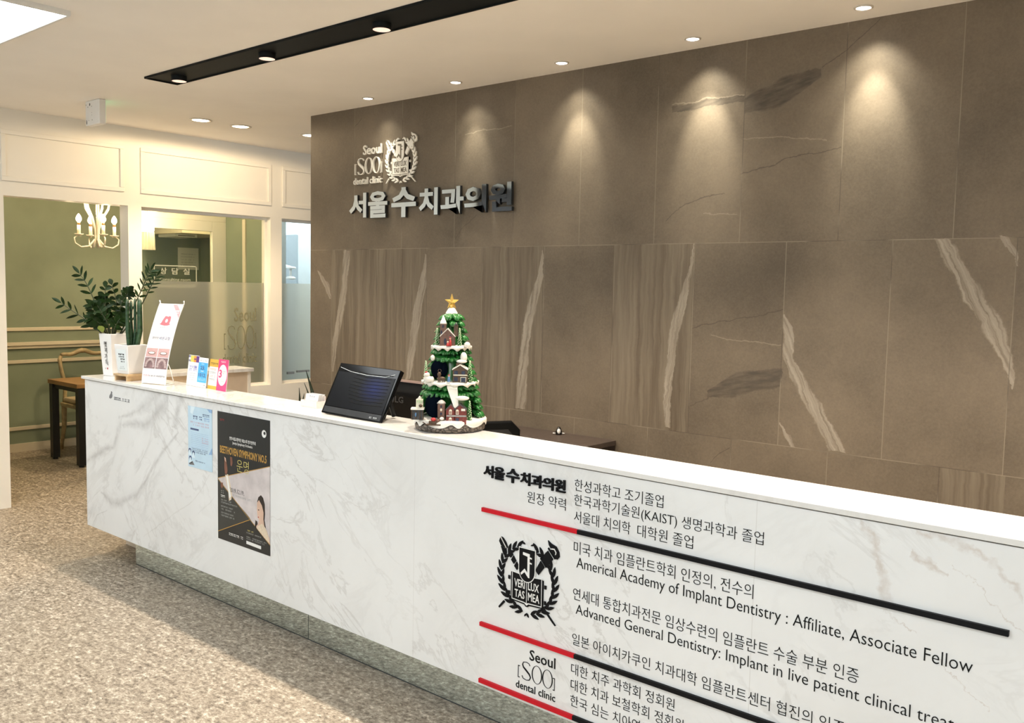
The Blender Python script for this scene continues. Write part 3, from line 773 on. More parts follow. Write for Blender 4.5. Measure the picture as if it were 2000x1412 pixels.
for z0, z1 in ((.787, .8005), (.387, .4005), (.1855, .200)):
    b = B(); b.box(-2.052, -1.6475, FY - .010, FY, z0, z1, M_RED); b.build('red_bar', ct)
    b = B(); b.box(-1.6475, -.4385, FY - .010, FY, z0, z1, M_BLACK); b.build('black_bar', ct)

def emblem(b, cx, cz, k, dk, lt, y, dep, inv=False):
    """university style crest: laurel wreath, quill, torch, open book and shield; k scales metres, drawn around (cx, cz)"""
    X = lambda u: cx + (u + 1.849) * k
    Z = lambda w: cz + (w - .597) * k
    pr = lambda pts, m, off=0.0: b.prism([(X(p), Z(q)) for p, q in pts], y - off, y + dep, m)
    def leaf(px, pz, ang, L, W):
        pts = []
        for t, s in ((0, .12), (.3, .85), (.55, 1), (.8, .6), (1, 0), (.8, -.6), (.55, -1), (.3, -.85), (0, -.12)):
            a, c = L * t, W * s
            pts.append((px + a * math.cos(ang) - c * math.sin(ang), pz + a * math.sin(ang) + c * math.cos(ang)))
        pr(pts, dk)
    rx, rz, x0, z0 = .1135, .1115, -1.849, .592
    for sd in (-1, 1):
        N = 13
        for i in range(N):
            a = R(-90) + sd * R(9 + i * 12.3)
            px, pz = x0 + rx * math.cos(a), z0 + rz * math.sin(a)
            tg = a + sd * R(90)
            if sd > 0 and 8 <= i <= 9: pass
            leaf(px, pz, tg + sd * R(-25), .035, .0054)
            leaf(px, pz, tg + sd * R(25), .031, .0054)
            if i % 2: b.ell(X(px + .004 * math.cos(tg)), Z(pz + .004 * math.sin(tg)), .0022 * k, .0022 * k, y - dep * .3, y + dep, dk, 8)
        leaf(x0 + sd * .012, z0 + .118, R(90) - sd * R(70), .018, .003)
    leaf(x0, z0 - rz, R(-125), .016, .003); leaf(x0, z0 - rz, R(-55), .016, .003)
    # quill (upper left to lower right) and torch (lower left to upper right)
    pr([(-1.968, .716), (-1.957, .713), (-1.944, .700), (-1.936, .685), (-1.940, .680), (-1.950, .680), (-1.966, .686), (-1.974, .699)], dk, .0002)
    pr([(-1.966, .683), (-1.950, .677), (-1.953, .655)], dk, .0002)
    pr([(-1.968, .7155), (-1.966, .7165), (-1.939, .682), (-1.941, .681)], lt, dep * .6)
    for i in range(3):
        c = -1.928 + i * .014; d = .668 - i * .018
        pr([(c - .006, d - .004), (c + .004, d + .012), (c + .016, d - .004), (c + .006, d - .016)], dk, .0002)
    pr([(-1.784, .515), (-1.776, .516), (-1.727, .470), (-1.730, .468), (-1.745, .480)], dk, .0002)
    pr([(-1.960, .478), (-1.968, .470), (-1.972, .474), (-1.950, .500), (-1.944, .495)], dk, .0002)
    pr([(-1.815, .633), (-1.802, .620), (-1.778, .650), (-1.795, .668)], dk, .0002)
    pr([(-1.797, .676), (-1.772, .650), (-1.768, .654), (-1.793, .680)], dk, .0002)
    pr([(-1.790, .682), (-1.766, .656), (-1.744, .684), (-1.766, .708)], dk, .0002)
    pr([(-1.766, .715), (-1.737, .685), (-1.733, .688), (-1.763, .719)], dk, .0002)
    pr([(-1.766, .742), (-1.752, .734), (-1.732, .728), (-1.720, .712), (-1.718, .697), (-1.727, .687), (-1.741, .692), (-1.755, .708), (-1.752, .716), (-1.762, .728)], dk, .0002)
    pr([(-1.750, .716), (-1.738, .717), (-1.732, .709), (-1.734, .701), (-1.731, .702), (-1.729, .710), (-1.737, .7205), (-1.750, .7195)], lt, dep * .6)
    # book
    pr([(-1.917, .606), (-1.911, .611), (-1.848, .606), (-1.786, .611), (-1.781, .606), (-1.781, .512), (-1.838, .509), (-1.843, .503), (-1.853, .503), (-1.858, .509), (-1.917, .512)], lt, dep * .15)
    pr([(-1.917, .606), (-1.913, .609), (-1.913, .516), (-1.858, .513), (-1.850, .507), (-1.848, .507), (-1.840, .513), (-1.785, .516), (-1.785, .609), (-1.781, .606), (-1.781, .512), (-1.838, .5085), (-1.843, .503), (-1.853, .503), (-1.858, .5085), (-1.917, .512)], dk, dep * .3)
    pr([(-1.910, .608), (-1.8505, .603), (-1.8505, .515), (-1.858, .517), (-1.910, .519)], dk, dep * .3)
    pr([(-1.8475, .603), (-1.788, .608), (-1.788, .519), (-1.840, .517), (-1.8475, .515)], dk, dep * .3)
    for a in (-1.927, -1.773):
        for w in (.585, .533):
            pr([(a - .004, w - .006), (a + .004, w - .006), (a + .004, w + .006), (a - .004, w + .006)], dk)
    for tx, ax, bx, lz, hz in (('VERI', -1.902, -1.856, .561, .588), ('TAS', -1.900, -1.857, .526, .553), ('LUX', -1.842, -1.797, .561, .588), ('MEA', -1.842, -1.794, .526, .553)):
        b.text(tx, X(ax), X(bx), Z(lz), Z(hz), lt, y - dep * .45, dep * .2, .012)
    # shield
    sh = lambda g: [(-1.882 - g, .696 + g), (-1.816 + g, .696 + g)] + [(-1.849 + (.033 + g) * math.cos(R(t)), .625 + (.038 + g) * math.sin(R(t))) for t in range(0, -181, -15)]
    pr(sh(.003), lt, dep * .5)
    pr(sh(0), dk, dep * .65)
    pr([(-1.866, .684), (-1.837, .682), (-1.837, .672), (-1.828, .671), (-1.828, .666), (-1.837, .667), (-1.837, .655), (-1.828, .654), (-1.828, .649), (-1.837, .650), (-1.837, .602), (-1.842, .602),
        (-1.858, .618), (-1.872, .606), (-1.875, .612), (-1.858, .630), (-1.846, .618), (-1.846, .672), (-1.866, .675)], lt, dep * .8)
M_MARB = P('marble_white_inlay', (0.77, 0.765, 0.75), 0.4, var=0.01)
b = B(); emblem(b, -1.849, .597, 1.0, M_BLACK, M_MARB, FY - .004, .0038); b.build('crest_emblem', ct)
b = B(); soo_logo(b, -1.890, -1.723, .217, .364, M_VINYL, LY, .0013, .8); b.build('logo_lettering', ct)
# small leaf mark and two words at the left end
M_GREYINK = P('grey_print', (0.16, 0.16, 0.17), 0.5, var=0.05)
b = B()
b.prism([(-4.768, .917), (-4.752, .915), (-4.738, .921), (-4.733, .932), (-4.738, .944), (-4.734, .951), (-4.746, .955), (-4.749, .943), (-4.765, .930)], LY, LY + .0013, M_GREYINK)
b.build('leaf_mark', ct)
b = B()
b.scribble(-4.715, -4.640, .915, .928, 7, M_GREYINK, LY, .0013, 3); b.rect(-4.715, -4.545, .9135, .9145, LY, LY + .0013, M_GREYINK); b.scribble(-4.620, -4.545, .915, .928, 7, M_GREYINK, LY, .0013, 4)
b.build('leaf_lettering', ct)

# ------------------------------------------------------------------ sign on the stone wall
ws = thing('wall_logo_sign', 'ivory crest and small ivory clinic lettering mounted on the stone wall', 'wall sign', (0, 0, 0))
b = B(); soo_logo(b, -4.548, -4.278, 2.172, 2.412, M_IVORY, WY - .016, .012, 1.25); b.build('logo_lettering', ws)
M_STGAP = P('dark_crest_gap', (0.17, 0.14, 0.10), 0.6, var=0.05)
b = B(); emblem(b, -4.111, 2.296, 1.07, M_IVORY, M_STGAP, WY - .014, .010)
b.build('crest_emblem', ws)
for x in (-4.46, -4.33, -4.2, -4.02):
    b = B(); b.tube([(x, WY - .004, 2.25), (x, WY, 2.25)], .004, M_CHSIDE, 8); b.build('mounting_pin', ws)
cs = thing('chrome_letter_sign', 'row of seven large polished chrome letters on the stone wall', 'wall sign', (0, 0, 0))
for ch, a, c, e, f in GL:
    b = B(); b.text(ch, a, c, e, f, M_CHSIDE, WY - .027, .017, .034)
    b.text(ch, a + .0012, c - .0012, e + .0012, f - .0012, M_CHROME, WY - .0282, .0012, .034)
    b.tube([((a + c) / 2, WY - .013, (e + f) / 2), ((a + c) / 2, WY, (e + f) / 2)], .004, M_CHSIDE, 8)
    b.build('chrome_letter', cs)
# ------------------------------------------------------------------ posters on the counter front
M_PBLK = P('poster_black', (0.016, 0.018, 0.019), 0.35, var=0.1)
M_PGRY = P('poster_charcoal', (0.036, 0.038, 0.036), 0.35, var=0.1)
M_GOLD = P('poster_gold_ink', (0.42, 0.24, 0.055), 0.4, var=0.15, vscale=300)
M_PGOLD2 = P('poster_yellow_ink', (0.52, 0.45, 0.14), 0.4, var=0.05)
M_PMIST = P('poster_misty_grey', (0.56, 0.51, 0.51), 0.4, var=0.16, vscale=14)
M_PINKW = P('white_print', (0.78, 0.78, 0.76), 0.4, var=0.03)
M_PGREYT = P('grey_print_text', (0.32, 0.33, 0.32), 0.4, var=0.05)
M_SKIN = P('printed_skin_tone', (0.62, 0.42, 0.32), 0.4, var=0.08)
M_SKIND = P('printed_dark_skin_tone', (0.20, 0.085, 0.055), 0.4, var=0.15)
M_HAIR = P('printed_black_hair', (0.022, 0.014, 0.013), 0.4, var=0.1)
M_DRESS = P('printed_cream_dress', (0.66, 0.55, 0.42), 0.4, var=0.12, vscale=90)
M_REDINK = P('red_print', (0.45, 0.03, 0.03), 0.4, var=0.05)
t = thing('concert_poster', 'large black and gold concert poster taped on the counter front', 'poster', (-3.7095, FY - .0012, .364))
b = B(); W_, H_ = .4125, .594
px = lambda u: W_ * u
pz = lambda v: H_ * (1 - v)
pp = lambda pts, m, k: b.prism([(px(u), pz(v)) for u, v in pts], -.0002 * k, .001, m)
pp([(0, 0), (1, 0), (1, 1), (0, 1)], M_PBLK, 0)
pp([(1, .335), (1, .915), (0.0, .525)], M_PMIST, 1)
pp([(0, .54), (.635, .765), (0, .945)], M_PGRY, 1)
def line(u0, v0, u1, v1, wd, m, k):
    pp([(u0, v0 - wd), (u1, v1 - wd), (u1, v1 + wd), (u0, v0 + wd)], m, k)
line(0, .525, 1, .335, .003, M_GOLD, 2); line(0, .53, 1, .917, .003, M_GOLD, 2); line(0, .945, .64, .772, .003, M_GOLD, 2)
b.text('전주시립교향악단 제231회 정기연주회', px(.24), px(.74), pz(.205), pz(.178), M_PINKW, -.0006, .0003, .01)
b.text('Jeonju Symphony Orchestra', px(.30), px(.68), pz(.232), pz(.212), M_PINKW, -.0006, .0003, 0, True)
b.text('BEETHOVEN SYMPHONY NO.5', px(.05), px(.94), pz(.318), pz(.262), M_GOLD, -.0006, .0003, .03, True)
b.text('운명', px(.38), px(.61), pz(.435), pz(.340), M_PGOLD2, -.0006, .0003, -.01)
b.scribble(px(.05), px(.16), pz(.068), pz(.056), 5, M_REDINK, -.0006, .0003, 5)
b.ell(px(.895), pz(.105), .017, .017, -.0006, -.0002, M_PINKW, 20); b.ell(px(.905), pz(.100), .008, .007, -.0008, -.0002, M_PBLK, 14)
# conductor: two hands, face and shirt front
pp([(.14, .345), (.17, .36), (.19, .41), (.20, .45), (.18, .485), (.15, .48), (.135, .43)], M_SKIND, 3)
pp([(.135, .345), (.165, .355), (.175, .385), (.15, .375)], M_SKIN, 4)
pp([(.25, .335), (.29, .335), (.30, .375), (.285, .405), (.26, .40)], M_SKIND, 3)
pp([(.15, .475), (.21, .475), (.245, .53), (.285, .625), (.27, .665), (.225, .68), (.21, .60), (.165, .53)], M_DRESS, 3)
pp([(.17, .49), (.205, .49), (.265, .64), (.235, .66)], M_PINKW, 4)
pp([(.06, .555), (.105, .55), (.105, .585), (.085, .60), (.06, .585)], M_SKIND, 3)
b.scribble(px(.07), px(.12), pz(.635), pz(.612), 3, M_PGREYT, -.0006, .0003, 9)
# woman: hair, face, neck, dress, violin scroll
pp([(.765, .625), (.79, .585), (.835, .565), (.875, .58), (.905, .625), (.91, .70), (.90, .745), (.925, .80), (.935, .845), (.905, .80), (.885, .755), (.87, .69), (.80, .64)], M_HAIR, 3)
pp([(.765, .63), (.80, .605), (.855, .64), (.885, .69), (.88, .755), (.85, .775), (.81, .765), (.775, .735), (.765, .69)], M_SKIN, 4)
pp([(.80, .76), (.885, .745), (.90, .80), (.94, .815), (.985, .87), (1.0, .912), (.90, .878), (.74, .815), (.78, .79)], M_SKIN, 3)
pp([(.785, .80), (.86, .775), (.92, .80), (.965, .85), (.985, .905), (.90, .875), (.74, .815)], M_DRESS, 4)
pp([(.735, .765), (.765, .77), (.775, .79), (.75, .805), (.755, .83), (.73, .845), (.725, .80)], M_HAIR, 4)
pp([(.782, .678), (.805, .676), (.805, .683), (.784, .684)], M_HAIR, 5); pp([(.778, .733), (.798, .731), (.798, .738), (.782, .740)], M_REDINK, 5)
b.text('2019.12.19,', px(.24), px(.52), pz(.605), pz(.572), M_PGRY, -.0006, .0003, .0, True)
b.scribble(px(.30), px(.66), pz(.635), pz(.622), 14, M_PGREYT, -.0006, .0003, 12)
b.scribble(px(.06), px(.17), pz(.665), pz(.648), 5, M_PINKW, -.0006, .0003, 13)
for i, (v, u) in enumerate(((.685, .27), (.705, .41), (.735, .30), (.757, .34), (.785, .31), (.807, .33))):
    b.scribble(px(.065), px(u), pz(v + .007), pz(v - .003), 16, M_PGREYT, -.0006, .0003, 20 + i)
b.scribble(px(.17), px(.50), pz(.945), pz(.927), 13, M_PINKW, -.0006, .0003, 31)
b.scribble(px(.56), px(.70), pz(.868), pz(.858), 7, M_PGOLD2, -.0006, .0003, 32); b.scribble(px(.56), px(.84), pz(.887), pz(.878), 14, M_PGREYT, -.0006, .0003, 33)
b.scribble(px(.56), px(.94), pz(.918), pz(.909), 20, M_PGREYT, -.0006, .0003, 34); b.scribble(px(.56), px(.90), pz(.932), pz(.924), 20, M_PGREYT, -.0006, .0003, 35)
pp([(.56, .944), (.835, .948), (.835, .972), (.56, .968)], M_PINKW, 2)
b.build('printed_sheet', t)
M_PBLUE = P('notice_light_blue', (0.50, 0.66, 0.78), 0.45, var=0.05, vscale=12)
M_PBLU2 = P('notice_mid_blue', (0.26, 0.42, 0.66), 0.45, var=0.08)
M_PBLU3 = P('notice_pale_blue', (0.66, 0.78, 0.86), 0.45, var=0.04)
M_NAVY = P('navy_print', (0.06, 0.09, 0.20), 0.45, var=0.08)
M_PINKT = P('pink_print', (0.62, 0.36, 0.42), 0.45, var=0.05)
t = thing('notice_sheet', 'light blue paper notice taped on the counter beside the concert poster', 'notice', (-3.966, FY - .0016, .665))
b = B(); W_, H_ = .211, .292
pp([(0, 0), (1, 0), (1, 1), (0, 1)], M_PBLUE, 0)
pp([(.12, .0), (.30, .0), (.20, .13), (.10, .11)], M_PBLU3, 1); pp([(.80, .0), (1, .0), (1, .055), (.90, .05)], M_PBLU2, 1)
pp([(.98, .62), (1, .62), (1, .72), (.86, .73)], M_PBLU2, 1)
b.scribble(px(.62), px(.90), pz(.135), pz(.095), 5, M_NAVY, -.0005, .0003, 41)
b.scribble(px(.22), px(.60), pz(.20), pz(.145), 6, M_NAVY, -.0005, .0003, 42); b.scribble(px(.62), px(.90), pz(.205), pz(.155), 5, M_PBLU2, -.0005, .0003, 43)
b.scribble(px(.10), px(.88), pz(.268), pz(.245), 24, M_PINKT, -.0005, .0003, 44); b.scribble(px(.22), px(.88), pz(.312), pz(.288), 20, M_PINKT, -.0005, .0003, 45)
pp([(.10, .355), (.45, .355), (.45, .385), (.10, .385)], M_NAVY, 1)
for i in range(9):
    b.rect(px(.12), px(.85), pz(.425 + i * .03), pz(.4225 + i * .03), -.0004, 0, M_PBLU2)
for i in range(3): b.scribble(px(.58), px(.85), pz(.50 + i * .036), pz(.485 + i * .036), 9, M_PINKT, -.0005, .0003, 46 + i)
for i in range(3): b.scribble(px(.15 + .08 * (i == 2)), px(.82 - .08 * (i == 2)), pz(.695 + i * .028), pz(.68 + i * .028), 24, M_NAVY, -.0005, .0003, 50 + i)
for u, v, r in ((.07, .735, .05), (.22, .765, .05), (.09, .86, .055)):
    b.ell(px(u), pz(v), .012, .012, -.0005, 0, M_NAVY, 12); b.ell(px(u), pz(v + .02), .008, .010, -.0007, 0, M_PBLU3, 12)
    pp([(u - .07, v + .075), (u - .04, v + .035), (u + .04, v + .035), (u + .08, v + .075)], M_PBLU3, 1)
pp([(.02, .95), (.18, .90), (.26, .96), (.05, .97)], M_GREYINK, 1)
b.scribble(px(.30), px(.40), pz(.895), pz(.872), 4, M_NAVY, -.0005, .0003, 60); b.scribble(px(.42), px(.70), pz(.895), pz(.878), 10, M_NAVY, -.0005, .0003, 61)
b.build('printed_sheet', t)

# ------------------------------------------------------------------ christmas tree ornament
M_FOL = P('painted_green_foliage', (0.015, 0.135, 0.022), 0.28, var=0.45, vscale=55, coat=0.3)
M_SNOW = P('painted_snow', (0.74, 0.71, 0.65), 0.5, var=0.05, vscale=60, bump=0.4)
M_CAVE = P('dark_cave_paint', (0.003, 0.005, 0.010), 0.8, var=0.2, spec=0.0)
M_ROCK = NT('small_stone_masonry')
_o = M_ROCK.xyz()
_br = M_ROCK.t.nodes.new('ShaderNodeTexVoronoi'); _br.inputs['Scale'].default_value = 55; _br.feature = 'DISTANCE_TO_EDGE'
M_ROCK.link(M_ROCK.vec(_o[0], M_ROCK.op('MULTIPLY', _o[1], 1.0), M_ROCK.op('MULTIPLY', _o[2], 1.6)), _br.inputs[0])
M_ROCK.base(M_ROCK.ramp(_br.outputs[0], [(0.03, (0.02, 0.016, 0.012)), (0.12, (0.13, 0.105, 0.085)), (0.4, (0.24, 0.205, 0.17))])); M_ROCK = M_ROCK.m
M_BRICK = P('dark_red_brick_paint', (0.15, 0.022, 0.016), 0.5, var=0.35, vscale=160)
M_BROWN = P('brown_timber_paint', (0.075, 0.042, 0.022), 0.5, var=0.35, vscale=120)
M_BROWN2 = P('pinkish_brown_wall_paint', (0.15, 0.078, 0.055), 0.5, var=0.3, vscale=120)
M_ROOF = P('grey_roof_paint', (0.06, 0.06, 0.06), 0.5, var=0.3, vscale=120)
M_WIN = P('small_white_window', (0.72, 0.68, 0.56), 0.4, var=0.1)
M_WIND = P('small_dark_window', (0.03, 0.04, 0.07), 0.25, var=0.2)
M_GOLDP = P('clear_golden_plastic', (0.83, 0.55, 0.15), 0.12, 0.55, var=0.12, vscale=60)
M_BEAD = P('pale_green_bead', (0.45, 0.58, 0.36), 0.35, var=0.2, vscale=150)
M_REDP = P('red_figure_paint', (0.42, 0.03, 0.03), 0.4, var=0.2)
M_BLUEP = P('blue_figure_paint', (0.10, 0.22, 0.42), 0.4, var=0.2)
tr = thing('christmas_tree_ornament', 'snowy green christmas tree village ornament with a gold star on the counter', 'christmas tree', (-2.395, 2.435, ZT), YAW)
K = .000412
tx = lambda u: (u - 437) * K
tz = lambda v: (1325 - v) * K
rd = random.Random(3)
b = B(); b.lathe([(.122, 0), (.131, .004), (.133, .018), (.130, .034)], (0, 0, 0), M_ROCK, 48); b.build('stone_base', tr)
b = B()
def rim(i, j):
    a = 2 * math.pi * i
    w = .5 + .5 * math.sin(a * 11 + 1.3 * math.sin(a * 5))
    lo = .019 + .014 * w
    if j < .25: return Vector(((.1365) * math.cos(a), .1365 * math.sin(a), lo))
    r = .1385 - .012 * max(0, (j - .5) / .5) ** 2
    z = lo + (.047 - lo) * min(1, (j - .25) / .5)
    if j > .9: r, z = .05, .050
    return Vector((r * math.cos(a), r * math.sin(a), z))
b.grid(rim, 96, 5, M_SNOW); b.build('snow_base', tr)
body_r = lambda z: .112 - (z - .045) * (.112 - .026) / (.43 - .045)
b = B()
b.lathe([(body_r(.045) * .8, .047), (body_r(.18) * .8, .18), (body_r(.31) * .8, .31), (body_r(.42) * .8, .435), (.004, .455)], (0, .012, 0), M_FOL, 28)
lv = [.062, .088, .114, .140, .166, .192, .218, .244, .270, .296, .322, .348, .374, .400, .422]
for li, z in enumerate(lv):
    r = body_r(z) + .004
    n = max(7, int(2 * math.pi * r / .030))
    for k in range(n):
        a = 2 * math.pi * (k + .5 * (li % 2)) / n + rd.uniform(-.08, .08)
        front = math.degrees(abs(((a + math.pi / 2 + math.pi) % (2 * math.pi)) - math.pi))   # 0 = towards the viewer
        gap = front < 62 and not (.265 < z < .30 or .135 < z < .17 or z > .395)
        if z < .12 and front < 72 or gap: continue
        q = Matrix.Rotation(a, 3, 'Z') @ Matrix.Rotation(R(38), 3, 'Y')
        s = .8 + .35 * rd.random(); s *= .75 + .25 * min(1, r / .08)
        b.ball((r * .94 * math.cos(a), r * .94 * math.sin(a), z), (.022 * s, .0165 * s, .0100 * s), M_FOL, 9, 6, q)
        ca, sa = math.cos(a), math.sin(a)
        for da, ln in ((0, 1.0), (-.22, .8), (.22, .8)):
            c2, s2 = math.cos(a + da), math.sin(a + da)
            b.tube([(r * .9 * ca, r * .9 * sa, z + .004), ((r + .010 * ln) * c2, (r + .010 * ln) * s2, z - .004), ((r + .021 * ln) * c2, (r + .021 * ln) * s2, z - .012 * ln)], [.0085 * s, .0075 * s, .0008], M_FOL, 7)
b.build('foliage', tr)
b = B(); b.ball((tx(345), -.058, tz(765)), (.032, .010, .036), M_CAVE, 18, 12); b.build('cave', tr)
b = B(); b.ball((tx(310), -.084, tz(1090)), (.036, .010, .046), M_CAVE, 18, 12); b.build('cave', tr)
def ledge(zz, r, cy, seed, th=.011):
    b = B(); rdd = random.Random(seed)
    ph = [rdd.uniform(0, 6) for _ in range(3)]
    def f(i, j):
        a = 2 * math.pi * i
        rr = r * (1 + .05 * math.sin(a * 5 + ph[0]) + .03 * math.sin(a * 9 + ph[1]))
        dr = .010 * (.5 + .5 * math.sin(a * 13 + ph[2])) ** 2
        k = [(0.01, 0), (.85, 0), (1, -.004), (1.0, -th - dr), (.9, -th)][int(round(j * 4))]
        return Vector((rr * k[0] * math.cos(a), cy + rr * k[0] * math.sin(a), zz + k[1]))
    b.grid(f, 72, 4, M_SNOW)
    return b.build('snow_ledge', tr)
ledge(tz(552), .075, -.012, 1); ledge(tz(872), .104, -.012, 2)
b = B()
b.lathe([(.026, tz(290)), (.022, tz(262)), (.013, tz(225)), (.004, tz(205))], (0, .004, 0), M_SNOW, 20); b.build('snow_cap', tr)
b = B(); b.ball((tx(563), -.072, tz(655)), (.013, .012, .020), M_SNOW); b.ball((tx(545), -.078, tz(690)), (.020, .012, .007), M_SNOW); b.build('snow_drift', tr)
b = B()
b.hexa([(tx(425), -.108, tz(925)), (tx(515), -.112, tz(925)), (tx(515), -.09, tz(925)), (tx(425), -.09, tz(925))],
       [(tx(420), -.104, tz(900)), (tx(520), -.104, tz(900)), (tx(520), -.09, tz(900)), (tx(420), -.09, tz(900))], M_SNOW)
b.hexa([(tx(490), -.122, tz(1095)), (tx(530), -.122, tz(1095)), (tx(530), -.09, tz(1095)), (tx(490), -.09, tz(1095))],
       [(tx(425), -.108, tz(925)), (tx(515), -.108, tz(925)), (tx(515), -.085, tz(925)), (tx(425), -.085, tz(925))], M_SNOW)
b.ball((tx(560), -.112, tz(1010)), (.026, .012, .009), M_SNOW); b.build('snow_drift', tr)
b = B(); b.ball((tx(285), -.07, tz(665)), (.008, .008, .011), M_SNOW); b.build('snow_drift', tr)
b = B(); b.ball((tx(590), -.06, tz(545)), (.012, .012, .012), M_SNOW); b.build('snow_drift', tr)
def gable(b, x0, x1, y0, y1, z0, z1, zr, wall, roof):
    b.box(x0, x1, y0, y1, z0, z1, wall)
    xm = (x0 + x1) / 2
    b.prism([(x0, z1), (x1, z1), (xm, zr)], y0, y1, wall)
    for sgn, xe in ((-1, x0), (1, x1)):
        b.hexa([(xe + sgn * .002, y0 - .002, z1 - .002), (xm, y0 - .002, zr), (xm, y1, zr), (xe + sgn * .002, y1, z1 - .002)],
               [(xe + sgn * .002, y0 - .002, z1 + .002), (xm, y0 - .002, zr + .004), (xm, y1, zr + .004), (xe + sgn * .002, y1, z1 + .002)], roof)
# church on the top ledge
b = B(); yf = -.070
b.box(tx(345), tx(400), yf + .004, yf + .03, tz(550), tz(360), M_BROWN2)
b.lathe([(.0135, tz(360)), (.012, tz(350)), (.001, tz(285))], (tx(373), yf + .017, 0), M_SNOW, 12)
gable(b, tx(350), tx(480), yf, yf + .04, tz(552), tz(470), tz(405), M_BROWN2, M_SNOW)
b.box(tx(470), tx(505), yf + .006, yf + .03, tz(470), tz(370), M_BROWN); b.lathe([(.009, tz(372)), (.001, tz(345))], (tx(488), yf + .018, 0), M_ROOF, 8)
for u, v, w, h in ((373, 380, 16, 30), (360, 435, 14, 36), (395, 515, 24, 60), (440, 470, 16, 26)):
    b.ell(tx(u), tz(v), w * K / 2, h * K / 2, yf - .0015, yf + .006, M_WIND, 12)
b.build('church', tr)
b = B(); yf = -.098
gable(b, tx(470), tx(600), yf, yf + .05, tz(872), tz(760), tz(722), M_BROWN, M_SNOW)
b.box(tx(500), tx(540), yf + .01, yf + .03, tz(760), tz(705), M_BROWN); b.box(tx(476), tx(600), yf - .002, yf, tz(812), tz(804), M_WIN)
for u, v in ((500, 785), (565, 785), (500, 842)): b.rect(tx(u - 16), tx(u + 16), tz(v + 20), tz(v - 14), yf - .0015, yf, M_WIND)
b.rect(tx(540), tx(590), tz(872), tz(825), yf - .002, yf, M_WIN); b.rect(tx(545), tx(585), tz(870), tz(830), yf - .003, yf, M_WIND)
b.build('brown_house', tr)
b = B(); yf = -.124
for u0, u1 in ((420, 505), (490, 600)): gable(b, tx(u0), tx(u1), yf, yf + .045, tz(1242), tz(1115), tz(1068), M_BRICK, M_ROOF)
b.box(tx(425), tx(600), yf - .002, yf, tz(1172), tz(1160), M_PGREYT); b.box(tx(555), tx(590), yf - .003, yf + .01, tz(1120), tz(1100), M_SNOW)
for u, v in ((460, 1133), (520, 1133), (460, 1205)):
    b.ell(tx(u), tz(v - 12), 13 * K, 14 * K, yf - .0022, yf, M_WIN, 14); b.rect(tx(u - 13), tx(u + 13), tz(v + 20), tz(v - 10), yf - .0022, yf, M_WIN)
    b.rect(tx(u - 8), tx(u + 8), tz(v + 15), tz(v - 10), yf - .003, yf, M_BRICK); b.rect(tx(u - 1.5), tx(u + 1.5), tz(v + 18), tz(v - 20), yf - .004, yf, M_WIN)
b.rect(tx(508), tx(535), tz(1240), tz(1185), yf - .002, yf, M_WIND)
b.build('red_brick_house', tr)
b = B(); yf = -.120
b.box(tx(345), tx(408), yf, yf + .03, tz(1215), tz(1060), M_BROWN2); b.lathe([(.017, tz(1062)), (.010, tz(1040)), (.003, tz(1030))], (tx(376), yf + .015, 0), M_SNOW, 10)
for v in (1085, 1115, 1150): b.ell(tx(376), tz(v), 9 * K, 12 * K, yf - .0015, yf, M_WIN if v == 1115 else M_WIND, 12)
b.box(tx(355), tx(410), yf - .008, yf, tz(1215), tz(1175), M_BROWN); b.ball((tx(385), yf - .010, tz(1190)), (.008, .005, .006), M_SNOW)
b.build('clock_tower', tr)
b = B(); yf = -.112
for u in (113, 150, 185, 212): b.box(tx(u) - .0012, tx(u) + .0012, yf, yf + .003, tz(1210), tz(1120), M_BROWN)
b.box(tx(112), tx(214), yf + .004, yf + .03, tz(1212), tz(1120), M_ROOF)
b.box(tx(105), tx(222), yf - .004, yf + .034, tz(1122), tz(1108), M_SNOW); b.box(tx(150), tx(210), yf + .002, yf + .026, tz(1108), tz(1030), M_WIN)
for u in (163, 182, 200): b.rect(tx(u - 5), tx(u + 5), tz(1060), tz(1035), yf, yf + .002, M_BEAD)
b.ball((tx(150), yf - .002, tz(1165)), (.003, .003, .008), M_BLUEP); b.ball((tx(192), yf, tz(1085)), (.007, .006, .006), M_BROWN)
b.lathe([(.010, 0), (.001, .012)], (tx(180), yf + .014, tz(1030)), M_SNOW, 8)
b.build('shop_kiosk', tr)
b = B()
b.ball((tx(250), -.092, tz(852)), (.017, .013, .013), M_SNOW); b.ball((tx(240), -.094, tz(812)), (.011, .010, .010), M_SNOW); b.ball((tx(235), -.094, tz(792)), (.006, .006, .005), M_REDP)
b.ball((tx(285), -.090, tz(855)), (.008, .008, .012), M_SNOW)
b.build('snowman', tr)
b = B()
b.ball((tx(370), -.102, tz(842)), (.016, .007, .008), M_BROWN); b.ball((tx(352), -.104, tz(805)), (.007, .006, .010), M_BROWN)
for u in (345, 358, 385, 398): b.tube([(tx(u), -.102, tz(845)), (tx(u), -.102, tz(872))], .0018, M_BROWN, 6)
b.tube([(tx(350), -.102, tz(800)), (tx(340), -.102, tz(770)), (tx(352), -.102, tz(758))], .001, M_BROWN, 5); b.tube([(tx(356), -.102, tz(800)), (tx(370), -.102, tz(772)), (tx(362), -.102, tz(758))], .001, M_BROWN, 5)
b.build('reindeer', tr)
def figure(u, v0, v1, y, coat, hat):
    b = B(); h = (v1 - v0) * K
    b.lathe([(.0065, tz(v1)), (.005, tz(v1) + h * .4), (.003, tz(v1) + h * .68)], (tx(u), y, 0), coat, 10)
    b.ball((tx(u), y, tz(v1) + h * .78), .0042, M_SKIN, 8, 6); b.lathe([(.0045, tz(v1) + h * .85), (.0005, tz(v0))], (tx(u), y, 0), hat, 8)
    b.build('figure', tr)
